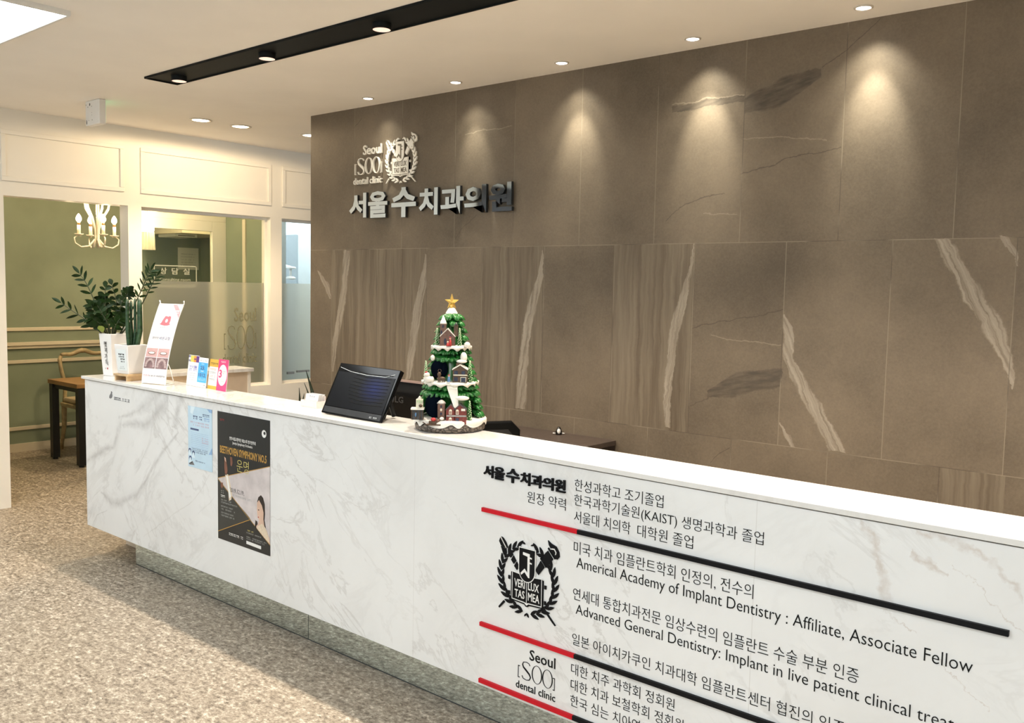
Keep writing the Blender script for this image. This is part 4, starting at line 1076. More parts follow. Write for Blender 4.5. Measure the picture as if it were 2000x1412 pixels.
figure(438, 800, 868, -.106, M_BLUEP, M_REDP); figure(440, 468, 552, -.080, M_REDP, M_REDP); figure(420, 510, 553, -.082, M_REDP, M_WIN)
b = B(); yf = -.136
b.box(tx(250), tx(418), yf, yf + .02, tz(1252), tz(1240), M_BROWN); b.box(tx(270), tx(400), yf + .004, yf + .018, tz(1240), tz(1215), M_BROWN)
b.ball((tx(310), yf + .008, tz(1200)), (.010, .007, .007), M_REDP); b.ball((tx(350), yf + .008, tz(1208)), (.008, .007, .006), M_BROWN2)
b.tube([(tx(215), yf + .01, tz(1225)), (tx(250), yf + .006, tz(1245)), (tx(420), yf + .006, tz(1256)), (tx(432), yf + .006, tz(1244))], .0018, M_BROWN, 6)
b.build('sleigh', tr)
for u, v0, v1, w, y in ((522, 395, 558, 34, -.062), (620, 680, 872, 44, -.070), (626, 1035, 1245, 48, -.098), (318, 400, 545, 34, -.048), (225, 690, 862, 36, -.070)):
    b = B(); h = (v1 - v0) * K
    b.lathe([(w * K * .4, tz(v1)), (.001, tz(v0))], (tx(u), y, 0), M_FOL, 10)
    n = 44
    for k in range(n):
        t_ = k / n; a = k * 2.4; r = w * K * .5 * (1 - t_) + .001
        b.ball((tx(u) + r * math.cos(a), y + r * math.sin(a), tz(v1) + h * t_), .0024, M_BEAD, 6, 4)
    b.build('bead_tree', tr)
b = B()
pts = []
for k in range(10):
    a = R(90 + k * 36); r = (.031 if k == 0 else .028) if k % 2 == 0 else .0115
    pts.append((r * math.cos(a), tz(165) + r * 1.05 * math.sin(a)))
fr = b.v((0, -.008, tz(165))); bk = b.v((0, .008, tz(165))); vv = [b.v((p, 0, q)) for p, q in pts]
for k in range(10):
    b.face([vv[k], vv[(k + 1) % 10], fr], M_GOLDP); b.face([vv[(k + 1) % 10], vv[k], bk], M_GOLDP)
b.lathe([(.006, tz(230)), (.008, tz(195)), (.004, tz(185))], (0, 0, 0), M_GOLDP, 10)
b.build('star', tr)

# ------------------------------------------------------------------ black tilted panel and other desk equipment
M_GLOSS = P('glossy_black_plastic', (0.0025, 0.003, 0.004), 0.12, var=0.1, spec=0.2)
M_DARKPL = P('dark_plastic', (0.005, 0.0055, 0.006), 0.4, var=0.1, spec=0.15)
M_LOUV = NT('blue_lit_grille')
_g = M_LOUV.t.nodes.new('ShaderNodeTexGradient'); _g.gradient_type = 'SPHERICAL'
_mp = M_LOUV.t.nodes.new('ShaderNodeMapping'); _mp.inputs['Location'].default_value = (-.262 / .10, 0, -.135 / .075); _mp.inputs['Scale'].default_value = (1 / .10, 0.0, 1 / .075)
M_LOUV.link(M_LOUV.coord(), _mp.inputs[0]); M_LOUV.link(_mp.outputs[0], _g.inputs[0])
M_LOUV.b.inputs['Base Color'].default_value = (0.002, 0.0025, 0.004, 1); M_LOUV.b.inputs['Roughness'].default_value = 0.3; M_LOUV.b.inputs['Specular IOR Level'].default_value = 0.12
M_LOUV.b.inputs['Emission Color'].default_value = (0.03, 0.10, 0.9, 1)
M_LOUV.link(M_LOUV.op('MULTIPLY', M_LOUV.op('POWER', _g.outputs[1], 1.3), 0.10), M_LOUV.b.inputs['Emission Strength']); M_LOUV = M_LOUV.m
o_ = Vector((-3.030, 2.318, ZT + .006)); u_ = Vector((.374, .004, -.006)).normalized(); v_ = Vector((0, .100, .200)); v_ = (v_ - u_ * v_.dot(u_)).normalized(); n_ = v_.cross(u_)
mt = thing('tilted_monitor', 'glossy black tilted monitor panel with a faint blue glow on the counter', 'monitor', (0, 0, 0))
mt.matrix_world = Matrix(((u_.x, n_.x, v_.x, o_.x), (u_.y, n_.y, v_.y, o_.y), (u_.z, n_.z, v_.z, o_.z), (0, 0, 0, 1)))
W_, H_ = .370, .225
b = B(); b.hexa([(0, 0, 0), (W_, 0, 0), (W_, .008, 0), (0, .008, 0)], [(0, 0, H_), (W_, 0, H_), (W_, .022, H_), (0, .022, H_)], M_GLOSS); b.build('casing', mt, bevel=.003)
b = B(); b.box(.012, W_ - .012, -.0015, .002, .034, H_ - .038, M_LOUV)
b.build('grille', mt)
for k in range(10):
    z = .062 + k * .0145; inset = .09 + .003 * abs(k - 5) ** 1.5
    b = B(); b.tube([(inset + .02, -.0018, z + .004), (.20, -.0024, z - .002), (W_ - .03, -.0018, z + .003)], .0011, M_DARKPL, 6); b.build('slat', mt)
b = B()
b.tube([(.014, -.001, H_ - .020), (.09, -.0016, H_ - .034), (.19, -.0018, H_ - .040), (.30, -.0016, H_ - .038), (W_ - .02, -.001, H_ - .022)], .0012, M_GREYC, 6)
b.build('seam', mt)
b = B(); b.box(.010, W_ - .010, -.0018, .002, .006, .031, P('glossy_grey_strip', (0.03, 0.034, 0.04), 0.12, var=0.1, spec=0.7)); b.build('lower_strip', mt)
b = B(); b.scribble(W_ - .075, W_ - .03, .012, .018, 6, M_GREYC, -.0024, .0004, 71); b.build('badge', mt)
for x in (.30, .08):
    b = B(); b.tube([(x, .022, .15), (x, .115, .066)], .010, M_DARKPL, 10); b.build('prop', mt)
b = B(); b.box(.02, W_ - .005, .008, .018, .022, .045, M_DARKPL); b.build('foot', mt)
lg = thing('desk_monitor', 'black flat monitor on the inner desk seen from behind between panel and tree', 'monitor', (-3.13, 2.80, .7255))
b = B(); b.box(-.30, .30, 0, .035, .075, .388, M_GLOSS); b.build('casing', lg, bevel=.005)
b = B(); b.box(-.302, .302, -.002, .036, .384, .390, P('rosy_metal_trim', (0.42, 0.30, 0.27), 0.3, 0.6, var=0.05)); b.build('top_trim', lg)
b = B(); b.ell(-.005, .30, .020, .020, -.001, 0, P('dim_grey_mark', (0.02, 0.02, 0.022), 0.4), 24); b.text('LG', .02, .075, .285, .315, P('dim_grey_letters', (0.025, 0.025, 0.028), 0.4), -.001, .001, .02); b.build('badge', lg)
b = B(); b.box(-.03, .03, .036, .06, .0, .25, M_DARKPL); b.build('neck', lg)
b = B(); b.box(-.13, .13, -.02, .16, 0, .012, M_DARKPL); b.build('foot', lg, bevel=.004)
# office chair
oc = thing('office_chair', 'black office chair tucked behind the counter beside the tree', 'chair', (-2.696, 3.03, 0), R(60))
M_MESH = P('black_chair_mesh', (0.02, 0.02, 0.022), 0.7, var=0.2, vscale=200)
b = B()
for k in range(5):
    a = R(90 + 72 * k); b.tube([(0, 0, .09), (.29 * math.cos(a), .29 * math.sin(a), .065)], [.028, .018], M_DARKPL, 8)
b.build('star_base', oc)
for k in range(5):
    a = R(90 + 72 * k); b = B(); b.tube([(.29 * math.cos(a) - .02, .29 * math.sin(a), .03), (.29 * math.cos(a) + .02, .29 * math.sin(a), .03)], .03, M_DARKPL, 12); b.build('caster', oc)
b = B(); b.tube([(0, 0, .08), (0, 0, .43)], .025, M_DARKPL, 12); b.build('gas_post', oc)
b = B(); b.box(-.24, .24, -.24, .22, .43, .50, M_MESH); b.build('seat', oc, bevel=.02)
b = B(); yb = .25
b.prism([(-.20, .54), (.20, .54), (.215, .86), (.170, .905), (-.170, .905), (-.215, .86)], yb, yb + .03, M_DARKPL); b.build('backrest_frame', oc, bevel=.008)
b = B(); b.prism([(-.165, .58), (.165, .58), (.175, .835), (.150, .865), (-.150, .865), (-.175, .835)], yb - .004, yb + .034, M_MESH); b.build('backrest_mesh', oc)
b = B(); b.tube([(0, .10, .45), (0, .27, .47), (0, .285, .62)], .02, M_DARKPL, 8); b.build('back_support', oc)
# cabinet at the stone wall and small ornament on it
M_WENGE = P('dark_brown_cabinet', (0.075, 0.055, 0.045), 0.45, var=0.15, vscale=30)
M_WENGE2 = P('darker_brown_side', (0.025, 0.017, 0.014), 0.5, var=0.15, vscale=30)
cb = thing('low_cabinet', 'low dark brown cabinet against the stone wall behind the counter', 'cabinet', (-3.2, 3.61, 0))
b = B(); b.box(-.72, .68, -.105, .122, .06, .775, M_WENGE2); b.build('body', cb)
b = B(); b.box(-.73, .685, -.112, .124, .775, .80, M_WENGE); b.build('top', cb, bevel=.002)
b = B(); b.box(-.71, .67, -.09, .12, 0, .06, M_WENGE2); b.build('plinth', cb)
for k in range(3):
    b = B(); b.box(-.715 + k * .465, -.715 + k * .465 + .461, -.118, -.105, .07, .77, M_WENGE2); d = b.build('door', cb)
    b = B(); b.tube([(-.715 + k * .465 + .40, -.124, .60), (-.715 + k * .465 + .40, -.124, .72)], .004, M_STEEL, 8); b.build('handle', d)
pg = thing('bird_ornament', 'tiny black and white bird shaped ornament on the brown cabinet', 'ornament', (-2.822, 3.665, .80), YAW)
b = B(); b.lathe([(.016, 0), (.017, .015), (.012, .030), (.006, .040)], (0, 0, 0), P('glossy_black_ornament', (0.01, 0.01, 0.01), 0.2), 16); b.build('body', pg)
b = B(); b.ball((0, -.010, .017), (.010, .009, .015), M_PLASW, 12, 8); b.build('belly', pg)
for s_ in (-1, 1):
    b = B(); b.leaf((s_ * .012, -.004, .022), (s_ * 1, -.1, -.75), (0, 1, 0), .026, .006, M_BLACK, 0); w_ = b.build('wing', pg)
    b = B(); b.ball((s_ * .024, -.008, .008), (.008, .004, .0035), M_PLASW, 8, 6); b.build('wing_tip', w_)
# plant on the floor behind the counter
M_DLEAF = P('very_dark_green_leaf', (0.012, 0.022, 0.010), 0.35, var=0.3, vscale=30)
M_SOIL = P('dark_potting_soil', (0.035, 0.022, 0.014), 0.9, var=0.4, vscale=80)
M_TERR = P('grey_floor_pot', (0.25, 0.24, 0.22), 0.6, var=0.1)
fp = thing('floor_plant', 'plant with dark pointed blade leaves rising behind the counter near the corridor', 'plant', (-4.06, 3.02, 0), YAW)
b = B(); b.lathe([(.10, 0), (.14, .33), (.15, .34), (.15, .36), (.135, .36), (.13, .33)], (0, 0, 0), M_TERR, 24); b.build('pot', fp)
b = B(); b.lathe([(.130, .325), (.02, .335)], (0, 0, 0), M_SOIL, 20); b.build('soil', fp)
K3 = .00280
for (u0, v0, u1, v1, w) in ((608, 800, 586.5, 725, .017), (602, 800, 583, 749, .010), (575, 800, 573, 759, .010), (577, 800, 583, 770, .010), (588, 794, 606, 768, .006), (622, 800, 640, 800, .012)):
    b = B()
    x0, z0, x1, z1 = (u0 - 591) * K3, .925 - (v0 - 778) * K3, (u1 - 591) * K3, .925 - (v1 - 778) * K3
    sx_ = x0 * .3
    N = 8; prev = None
    pts = [(sx_ + (x0 - sx_) * (i / 5) ** 1.2, .33 + (z0 - .33) * i / 5) for i in range(6)] + [(x0 + (x1 - x0) * i / 4, z0 + (z1 - z0) * i / 4) for i in range(1, 5)]
    for i, (a, c) in enumerate(pts):
        ww = w * (1.1 if i < 6 else (1 - (i - 5) / 4.2))
        row = [b.v((a - ww, .004, c)), b.v((a, -.004, c)), b.v((a + ww, .004, c))]
        if prev:
            b.face([prev[0], prev[1], row[1], row[0]], M_DLEAF, True); b.face([prev[1], prev[2], row[2], row[1]], M_DLEAF, True)
        prev = row
    b.build('leaf', fp)
# ------------------------------------------------------------------ plants and print on the counter top
M_POT = P('white_glazed_pot', (0.80, 0.78, 0.76), 0.25, var=0.01)
M_INK = P('black_brush_print', (0.03, 0.03, 0.03), 0.5, var=0.1)
M_LEAF = P('glossy_dark_green_leaf', (0.013, 0.030, 0.006), 0.42, var=0.5, vscale=18, spec=0.16)
M_LEAFY = P('yellow_green_leaf', (0.22, 0.27, 0.05), 0.35, var=0.25, vscale=25)
M_STEM = P('dark_olive_stem', (0.035, 0.045, 0.016), 0.4, var=0.25)
tp = thing('tall_planter', 'tall white square planter with brush lettering and a leafy glossy plant', 'plant', (-4.985, 2.400, ZT), YAW)
KP = .00287
PH = R(56)
def square_pot(b, s0, s1, h, m, lip=.008):
    c0, c1 = s0 / 2, s1 / 2
    ci = c1 - lip
    sq = lambda c, z: [(-c, -c, z), (c, -c, z), (c, c, z), (-c, c, z)]
    rings = [[b.v(p) for p in sq(c, z)] for c, z in ((c0, 0), (c1, h), (ci, h), (ci * .98, h - .03))]
    b.face(rings[0][::-1], m)
    for i in range(3):
        for k in range(4):
            b.face([rings[i][k], rings[i][(k + 1) % 4], rings[i + 1][(k + 1) % 4], rings[i + 1][k]], m)
    b.face(rings[3], M_SOIL)
b = B(); b.M = Matrix.Translation((-.010, 0, 0)) @ Matrix.Rotation(PH, 4, 'Z'); square_pot(b, .088, .116, .236, M_POT); b.build('pot', tp, bevel=.003)
b = B()   # lettering down the left face
b.M = Matrix.Translation((-.010, 0, 0)) @ Matrix.Rotation(PH - R(90), 4, 'Z') @ Matrix.Rotation(R(3.4), 4, 'X')
for i, ch in enumerate('행복가득'):
    b.text(ch, -.012 + .004 * (i % 2), .014 + .004 * (i % 2), .165 - i * .034, .196 - i * .034, M_INK, -.0465, .0008, -.004)
b.rect(.004, .012, .040, .050, -.0465, -.0455, M_REDINK); b.scribble(-.016, .0, .042, .046, 4, M_INK, -.0465, .0006, 80)
b.build('brush_lettering', tp)
q_ = lambda u, v: ((u / 4.868 + 90 - 229.8) * KP, (733 - (v / 4.868 + 500)) * KP)
def zz_stem(ctrl, n, L, side, yb=0.0, seed=0, leaf0=.25, mat=None, droop=.12, W=.0085, both=True):
    """arching stem with paired pointed leaflets; ctrl in close-up pixel positions"""
    rdd = random.Random(seed)
    P_ = [Vector((q_(u, v)[0], yb + dy, q_(u, v)[1])) for u, v, dy in ctrl]
    N = 14
    def at(t):
        k = t * (len(P_) - 1); i = min(int(k), len(P_) - 2); f = k - i
        p0, p1, p2, p3 = P_[max(0, i - 1)], P_[i], P_[i + 1], P_[min(len(P_) - 1, i + 2)]
        return 0.5 * ((2 * p1) + (p2 - p0) * f + (2 * p0 - 5 * p1 + 4 * p2 - p3) * f * f + (3 * p1 - p0 - 3 * p2 + p3) * f ** 3)
    pts = [at(i / N) for i in range(N + 1)]
    b = B(); b.tube(pts, [.0048 - .0032 * i / N for i in range(N + 1)], M_STEM, 6)
    for k in range(n):
        t = leaf0 + (1 - leaf0) * (k + .3) / n
        p = at(t); d = (at(min(1, t + .03)) - at(max(0, t - .03))).normalized()
        per = Vector((-d.z, 0, d.x))
        for s in ((-1, 1) if both else ((-1, 1)[k % 2],)):
            dirn = d * .75 + per * s * .8 + Vector((0, rdd.uniform(-.5, .35), 0))
            l = L * rdd.uniform(.85, 1.1) * (1 - .25 * t)
            sd = dirn.cross(Vector((0, 1, 0)))
            sd = sd.normalized() * .8 + Vector((0, rdd.uniform(-.7, .7), 0))
            b.leaf(p, dirn, sd, l, W * rdd.uniform(.8, 1.1), mat or M_LEAF, droop)
    p = pts[-1]; d = (pts[-1] - pts[-2]).normalized()
    b.leaf(p, d, Vector((d.z, .3, -d.x)), L * .8, W, mat or M_LEAF, droop)
    b.build('stem', tp)
zz_stem([(560, 770, 0), (530, 715, -.01), (430, 620, -.02), (300, 530, -.03), (190, 455, -.03)], 5, .080, 1, 0, 1, .36, W=.0092)
zz_stem([(575, 770, 0), (540, 600, 0), (460, 400, 0), (395, 260, .0), (335, 175, .0)], 5, .080, 1, .01, 2, .40, W=.0092)
zz_stem([(690, 770, .01), (790, 570, .01), (880, 390, .01), (960, 215, .01), (1000, 135, .01)], 7, .076, 1, .01, 3, .48, W=.0068)
zz_stem([(680, 770, .02), (820, 580, .03), (930, 390, .03), (990, 270, .03), (1040, 185, .03)], 5, .064, 1, .02, 4, .55, W=.0055)
for i, c in enumerate([[(620, 770, 0), (610, 640, -.01), (600, 480, -.02), (600, 300, -.02)], [(640, 770, .0), (660, 620, .0), (690, 450, .0), (640, 275, .01)],
                       [(660, 770, 0), (720, 620, -.02), (760, 450, -.03), (830, 350, -.04)], [(600, 770, 0), (560, 650, -.03), (520, 540, -.04), (490, 470, -.05)],
                       [(650, 770, .0), (700, 600, .02), (740, 400, .03), (780, 330, .03)], [(630, 770, -.01), (640, 680, -.03), (590, 560, -.04), (540, 470, -.04)],
                       [(610, 770, 0), (600, 690, -.03), (540, 620, -.05), (500, 590, -.06)], [(650, 770, 0), (690, 690, -.03), (730, 620, -.04), (770, 570, -.04)],
                       [(640, 770, 0), (630, 640, .02), (560, 480, .03), (530, 400, .03)]]):
    zz_stem(c, 7, .066, 1, 0, 10 + i, .30, W=.0135, droop=.30)
b = B(); b.leaf((q_(590, 765)[0], -.045, .245), (-.35, -.3, 1), (1, .2, .3), .05, .018, M_LEAFY, .2); b.build('yellow_leaf', tp)

stn = thing('wooden_stand', 'small pale wooden stand under the short white planter', 'plant stand', (-4.712, 2.348, ZT), YAW)
M_WOOD = P('pale_pine_wood', (0.56, 0.38, 0.20), 0.5, var=0.2, vscale=14)
rz34 = Matrix.Rotation(R(57), 4, 'Z')
b = B(); b.M = rz34; b.box(-.064, .064, -.064, .064, .026, .036, M_WOOD); b.build('top', stn, bevel=.001)
for s_ in (-1, 1):
    b = B(); b.M = rz34
    b.hexa([(-.060, s_ * .050 - .006, 0), (.060, s_ * .050 - .006, 0), (.060, s_ * .050 + .006, 0), (-.060, s_ * .050 + .006, 0)],
           [(-.062, s_ * .050 - .006, .026), (.062, s_ * .050 - .006, .026), (.062, s_ * .050 + .006, .026), (-.062, s_ * .050 + .006, .026)], M_WOOD)
    b.build('leg', stn)
sp = thing('short_planter', 'short white square planter with stiff upright cylindrical snake plant leaves', 'plant', (-4.712, 2.348, ZT + .036), YAW)
b = B(); b.M = rz34; square_pot(b, .098, .120, .155, M_POT); b.build('pot', sp, bevel=.003)
b = B(); b.M = Matrix.Rotation(R(57) - R(90), 4, 'Z') @ Matrix.Rotation(R(3.6), 4, 'X')
M_LABEL = P('pale_label_paper', (0.74, 0.78, 0.78), 0.5, var=0.02)
b.M = b.M @ Matrix.Translation((0, -.0025, 0))
b.rect(-.040, .040, .022, .135, -.0482, -.0465, M_LABEL)
b.scribble(-.026, .026, .092, .112, 4, M_INK, -.0490, .0008, 81); b.scribble(-.010, .028, .066, .086, 3, M_INK, -.0490, .0008, 82)
b.scribble(-.016, .016, .040, .044, 6, M_PGREYT, -.0490, .0006, 83); b.scribble(-.022, .022, .031, .035, 8, M_PGREYT, -.0490, .0006, 84)
b.build('brush_lettering', sp)
M_SNAKE = NT('banded_snake_leaf')
_o = M_SNAKE.xyz()
M_SNAKE.base(M_SNAKE.mix(M_SNAKE.mr(M_SNAKE.noise(M_SNAKE.vec(M_SNAKE.op('MULTIPLY', _o[0], .3), M_SNAKE.op('MULTIPLY', _o[1], .3), _o[2]), 90, 2), .4, .6), (0.012, 0.035, 0.012), (0.030, 0.075, 0.026)))
M_SNAKE.b.inputs['Roughness'].default_value = 0.45; M_SNAKE = M_SNAKE.m
M_CUTTIP = P('pale_cut_tip', (0.55, 0.50, 0.36), 0.6, var=0.1)
KS = .00275
for (u, vt, r, y) in ((793, 400, .0105, -.012), (812, 420, .010, .010), (845, 395, .0085, .016), (893, 395, .0115, .004), (913, 405, .0125, -.012)):
    x = (u / 4.868 + 90 - 257.0) * KS; h = (730.4 - (vt / 4.868 + 500)) * KS
    b = B(); b.tube([(x * .5, y * .6, .12), (x * .72, y * .7, .16), (x, y, .23), (x, y, h - .045), (x + .001, y, h - .012)], [r * .8, r * .95, r * 1.02, r * .92, r * .66], M_SNAKE, 12)
    b.tube([(x + .001, y, h - .012), (x + .001, y, h)], [r * .5, r * .28], M_CUTTIP, 8)
    b.build('leaf', sp)
b = B()
for k in range(26):
    rr = random.Random(k); b.ball((rr.uniform(-.034, .034), rr.uniform(-.034, .034), .128 + rr.uniform(0, .014)), rr.uniform(.005, .009), M_SOIL, 6, 4)
b.build('bark_mulch', sp)

# ------------------------------------------------------------------ little banner, leaflets, business cards
M_SHEET = P('white_banner_sheet', (0.80, 0.75, 0.75), 0.45, var=0.01)
M_ROSE = P('rose_print', (0.62, 0.17, 0.20), 0.45, var=0.08)
M_ROSE2 = P('soft_pink_print', (0.66, 0.34, 0.36), 0.45, var=0.10, vscale=40)
M_LIPS = P('printed_lip_skin', (0.62, 0.38, 0.36), 0.45, var=0.06, vscale=60)
M_XRAY = P('printed_mauve_photo', (0.27, 0.17, 0.17), 0.45, var=0.35, vscale=35)
M_XRAY2 = P('printed_pale_arch', (0.50, 0.38, 0.36), 0.45, var=0.15, vscale=60)
M_TEETH = P('printed_teeth', (0.80, 0.76, 0.70), 0.45, var=0.04)
M_SKYC = P('pale_blue_print', (0.62, 0.74, 0.80), 0.45, var=0.03)
bn = thing('mini_banner', 'small curved white banner with a red dental logo standing on the counter', 'banner', (-4.437, 2.326, ZT), R(15))
BW, BH = .172, .415
cv = lambda z: .004 + .125 * max(0.0, z / BH) ** 1.55
def bfn(q): return Vector((q.x, q.y + cv(q.z), q.z))
b = B(); b.fn = bfn
b.grid(lambda i, j: Vector((-BW / 2 + BW * i, 0, .004 + (BH - .004) * j)), 4, 24, M_SHEET)
b.grid(lambda i, j: Vector((-BW / 2 + BW * i, .0008, .004 + (BH - .004) * j)), 4, 24, M_SHEET)
px = lambda s: -BW / 2 + BW * s
pz = lambda t: BH * t
pb = lambda pts, m, k=1: b.prism([(px(s), pz(t)) for s, t in pts], -.0004 * k, -.0001, m)
pb([(.59, .992), (.77, .99), (.985, .90), (.985, .82)], M_ROSE2); b.scribble(px(.78), px(.93), pz(.88), pz(.92), 4, M_SHEET, -.0008, .0003, 90)
pb([(.27, .745), (.33, .755), (.37, .80), (.43, .845), (.50, .845), (.545, .838), (.60, .848), (.67, .84), (.685, .79), (.67, .755), (.72, .742), (.62, .730), (.50, .727), (.38, .733)], M_ROSE, 1)
b.ell(px(.53), pz(.788), .0085, .0095, -.0009, -.0003, M_SHEET, 16)
b.scribble(px(.28), px(.66), pz(.700), pz(.713), 7, M_PGREYT, -.0007, .0003, 91)
b.ell(px(.48), pz(.535), .016, .012, -.0005, -.0002, M_SKYC, 18)
b.text('편안한', px(.15), px(.40), pz(.558), pz(.588), M_INK, -.0008, .0003, -.01); b.text('바른교정', px(.44), px(.86), pz(.552), pz(.592), M_NAVY, -.0008, .0003, -.005)
for s0, s1, t0, t1, k in ((.035, .485, .338, .445, 0), (.515, .965, .338, .445, 1), (.035, .485, .195, .330, 2), (.515, .965, .195, .330, 3)):
    m = M_LIPS if k < 2 else M_XRAY
    for jj in range(3):
        ta, tb = t0 + (t1 - t0) * jj / 3, t0 + (t1 - t0) * (jj + 1) / 3
        pb([(s0, ta), (s1, ta), (s1, tb), (s0, tb)], m, 1)
    cxs, czs = (s0 + s1) / 2, (t0 + t1) / 2
    if k < 2:
        b.ell(px(cxs), pz(czs - .005), .026, .0085, -.0009, -.0003, M_SKIND, 20); b.ell(px(cxs), pz(czs - .003), .021, .0058, -.0012, -.0003, M_TEETH, 20)
    else:
        for a in range(0, 181, 20):
            b.ell(px(cxs) + .027 * math.cos(R(a)), pz(t0 + .03) + .034 * math.sin(R(a)), .0075, .006, -.0009, -.0003, M_XRAY2, 10)
b.scribble(px(.07), px(.28), pz(.096), pz(.116), 5, M_ROSE, -.0007, .0003, 93); b.scribble(px(.30), px(.93), pz(.097), pz(.112), 20, M_INK, -.0007, .0003, 94)
b.build('printed_sheet', bn, normals=False)
M_CLIP = P('clear_white_clip', (0.85, 0.85, 0.83), 0.2, var=0.02)
for s_ in (-1, 1):
    b = B(); b.tube([(s_ * BW * .47, cv(BH) - .004, BH - .014), (s_ * BW * .49, cv(BH) + .006, BH + .002), (s_ * BW * .50, cv(BH) + .002, BH + .016)], .0035, M_CLIP, 8); b.build('corner_hook', bn)
b = B()
b.tube([(-BW * .40, .075, .003), (-BW * .30, .060, .08), (BW * .30, .075, .24), (BW * .49, cv(BH) + .004, BH)], .0026, M_CLIP, 8); b.tube([(BW * .40, .075, .003), (BW * .34, .060, .08), (-BW * .30, .075, .24), (-BW * .49, cv(BH) + .004, BH)], .0026, M_CLIP, 8)
b.tube([(-BW * .47, .002, .003), (-BW * .40, .075, .003), (BW * .40, .075, .003), (BW * .47, .002, .003)], .0026, M_CLIP, 8)
b.build('cross_stand', bn)

M_CARD = P('white_card', (0.82, 0.81, 0.80), 0.35, var=0.01)
M_IND = P('indigo_print', (0.17, 0.16, 0.50), 0.4, var=0.08)
M_YEL = P('yellow_print', (0.72, 0.62, 0.12), 0.4, var=0.05)
M_ORA = P('orange_print', (0.75, 0.30, 0.05), 0.4, var=0.05)
M_AMB = P('amber_print', (0.72, 0.42, 0.06), 0.4, var=0.05)
M_PUR = P('purple_print', (0.13, 0.04, 0.22), 0.4, var=0.05)
M_CYB = P('bright_blue_print', (0.08, 0.42, 0.80), 0.4, var=0.05)
M_MAG = P('magenta_print', (0.72, 0.06, 0.20), 0.4, var=0.05)
M_SAL = P('salmon_print', (0.75, 0.36, 0.28), 0.4, var=0.05)
M_ACR = glass_mat('clear_acrylic', (0.93, 0.92, 0.92), 0.10)
def card(label, x, y, w, h):
    t = thing('leaflet', label, 'leaflet', (x, y, ZT), R(-2), 'leaflets standing on the counter')
    b = B(); b.M = Matrix.Rotation(R(-7), 4, 'X')
    b.rect(0, w, .0005, h, 0, .0015, M_CARD)
    pr = lambda s0, s1, t0, t1, m, k=1: b.rect(w * s0, w * s1, h * t0, h * t1, -.0003 * k, -.00005, m)
    return t, b, pr
def card_done(t, b, w):
    b.build('printed_card', t)
    b = B(); b.box(0, w, .0, .045, 0.0003, .003, M_ACR); b.build('acrylic_foot', t)
w, h = .108, .158
t, b, pr = card('white leaflet with colour blocks along its top, leftmost of the four leaflets', -4.316, 2.442, w, h)
for s0, s1, m in ((0, .2, M_CARD), (.2, .5, M_YEL), (.5, .72, M_ORA), (.72, 1, M_PUR)): pr(s0, s1, .78, .985, m)
pr(.0, .2, .92, .985, M_IND); pr(0, .2, .785, .85, M_IND); pr(.52, .70, .86, .90, M_PUR, 2)
b.scribble(w * .15, w * .40, h * .60, h * .655, 2, M_IND, -.0006, .0003, 101); b.text('1월', w * .45, w * .85, h * .585, h * .67, M_IND, -.0006, .0003, .02)
b.scribble(w * .15, w * .9, h * .50, h * .565, 6, M_IND, -.0006, .0003, 102)
for k in range(4): pr(.2, .8, .20 + k * .07, .208 + k * .07, M_PGREYT)
card_done(t, b, w)
w, h = .092, .152
t, b, pr = card('bright blue leaflet with a white top strip, second from the left', -4.206, 2.436, w, h)
pr(0, 1, .17, .84, M_CYB); b.scribble(w * .12, w * .9, h * .88, h * .915, 9, M_PGREYT, -.0006, .0003, 103)
b.text('23.', w * .24, w * .74, h * .60, h * .72, M_NAVY, -.0006, .0003, .02); b.text('1012.', w * .10, w * .90, h * .36, h * .48, M_NAVY, -.0006, .0003, .02)
b.scribble(w * .3, w * .62, h * .77, h * .80, 4, M_CARD, -.0006, .0003, 104); b.scribble(w * .3, w * .62, h * .53, h * .565, 4, M_CARD, -.0006, .0003, 105)
for k in range(2): b.scribble(w * .1, w * .9, h * (.29 - k * .045), h * (.305 - k * .045), 12, M_CARD, -.0006, .0003, 106 + k)
b.scribble(w * .66, w * .9, h * .07, h * .105, 2, M_INK, -.0006, .0003, 108)
card_done(t, b, w)
w, h = .090, .150
t, b, pr = card('white leaflet with amber bands at top and bottom, third from the left', -4.112, 2.442, w, h)
pr(0, 1, .75, 1, M_AMB); pr(0, 1, 0, .12, M_AMB); b.scribble(w * .12, w * .9, h * .82, h * .885, 7, M_BROWN, -.0006, .0003, 110)
for k, (m, z) in enumerate(((M_SAL, .63), (M_PGREYT, .52), (M_SAL, .40), (M_PGREYT, .29))): b.scribble(w * .08, w * .72, h * z, h * (z + .06), 8, m, -.0006, .0003, 111 + k)
card_done(t, b, w)
w, h = .094, .156
t, b, pr = card('magenta leaflet with a white oval and a large 3, rightmost of the four', -4.020, 2.434, w, h)
pr(0, 1, 0, 1, M_MAG); b.ell(w * .5, h * .50, w * .44, h * .335, -.0006, -.0002, M_CARD, 32)
b.text('3', w * .14, w * .44, h * .41, h * .67, M_MAG, -.0009, .0003, .03)
b.scribble(w * .24, w * .8, h * .895, h * .94, 6, M_CARD, -.0006, .0003, 120)
for z in (.60, .54): b.scribble(w * .52, w * .84, h * z, h * (z + .035), 5, M_PGREYT, -.0009, .0003, int(z * 100))
for z in (.34, .29): b.scribble(w * .34, w * .72, h * z, h * (z + .02), 7, M_SAL, -.0009, .0003, int(z * 100))
card_done(t, b, w)
M_ACRP = P('translucent_pink_acrylic', (0.80, 0.70, 0.66), 0.15, var=0.02)
bh = thing('business_card_holder', 'small clear holder on the counter beside the tilted monitor', 'card holder', (-3.27, 2.392, ZT))
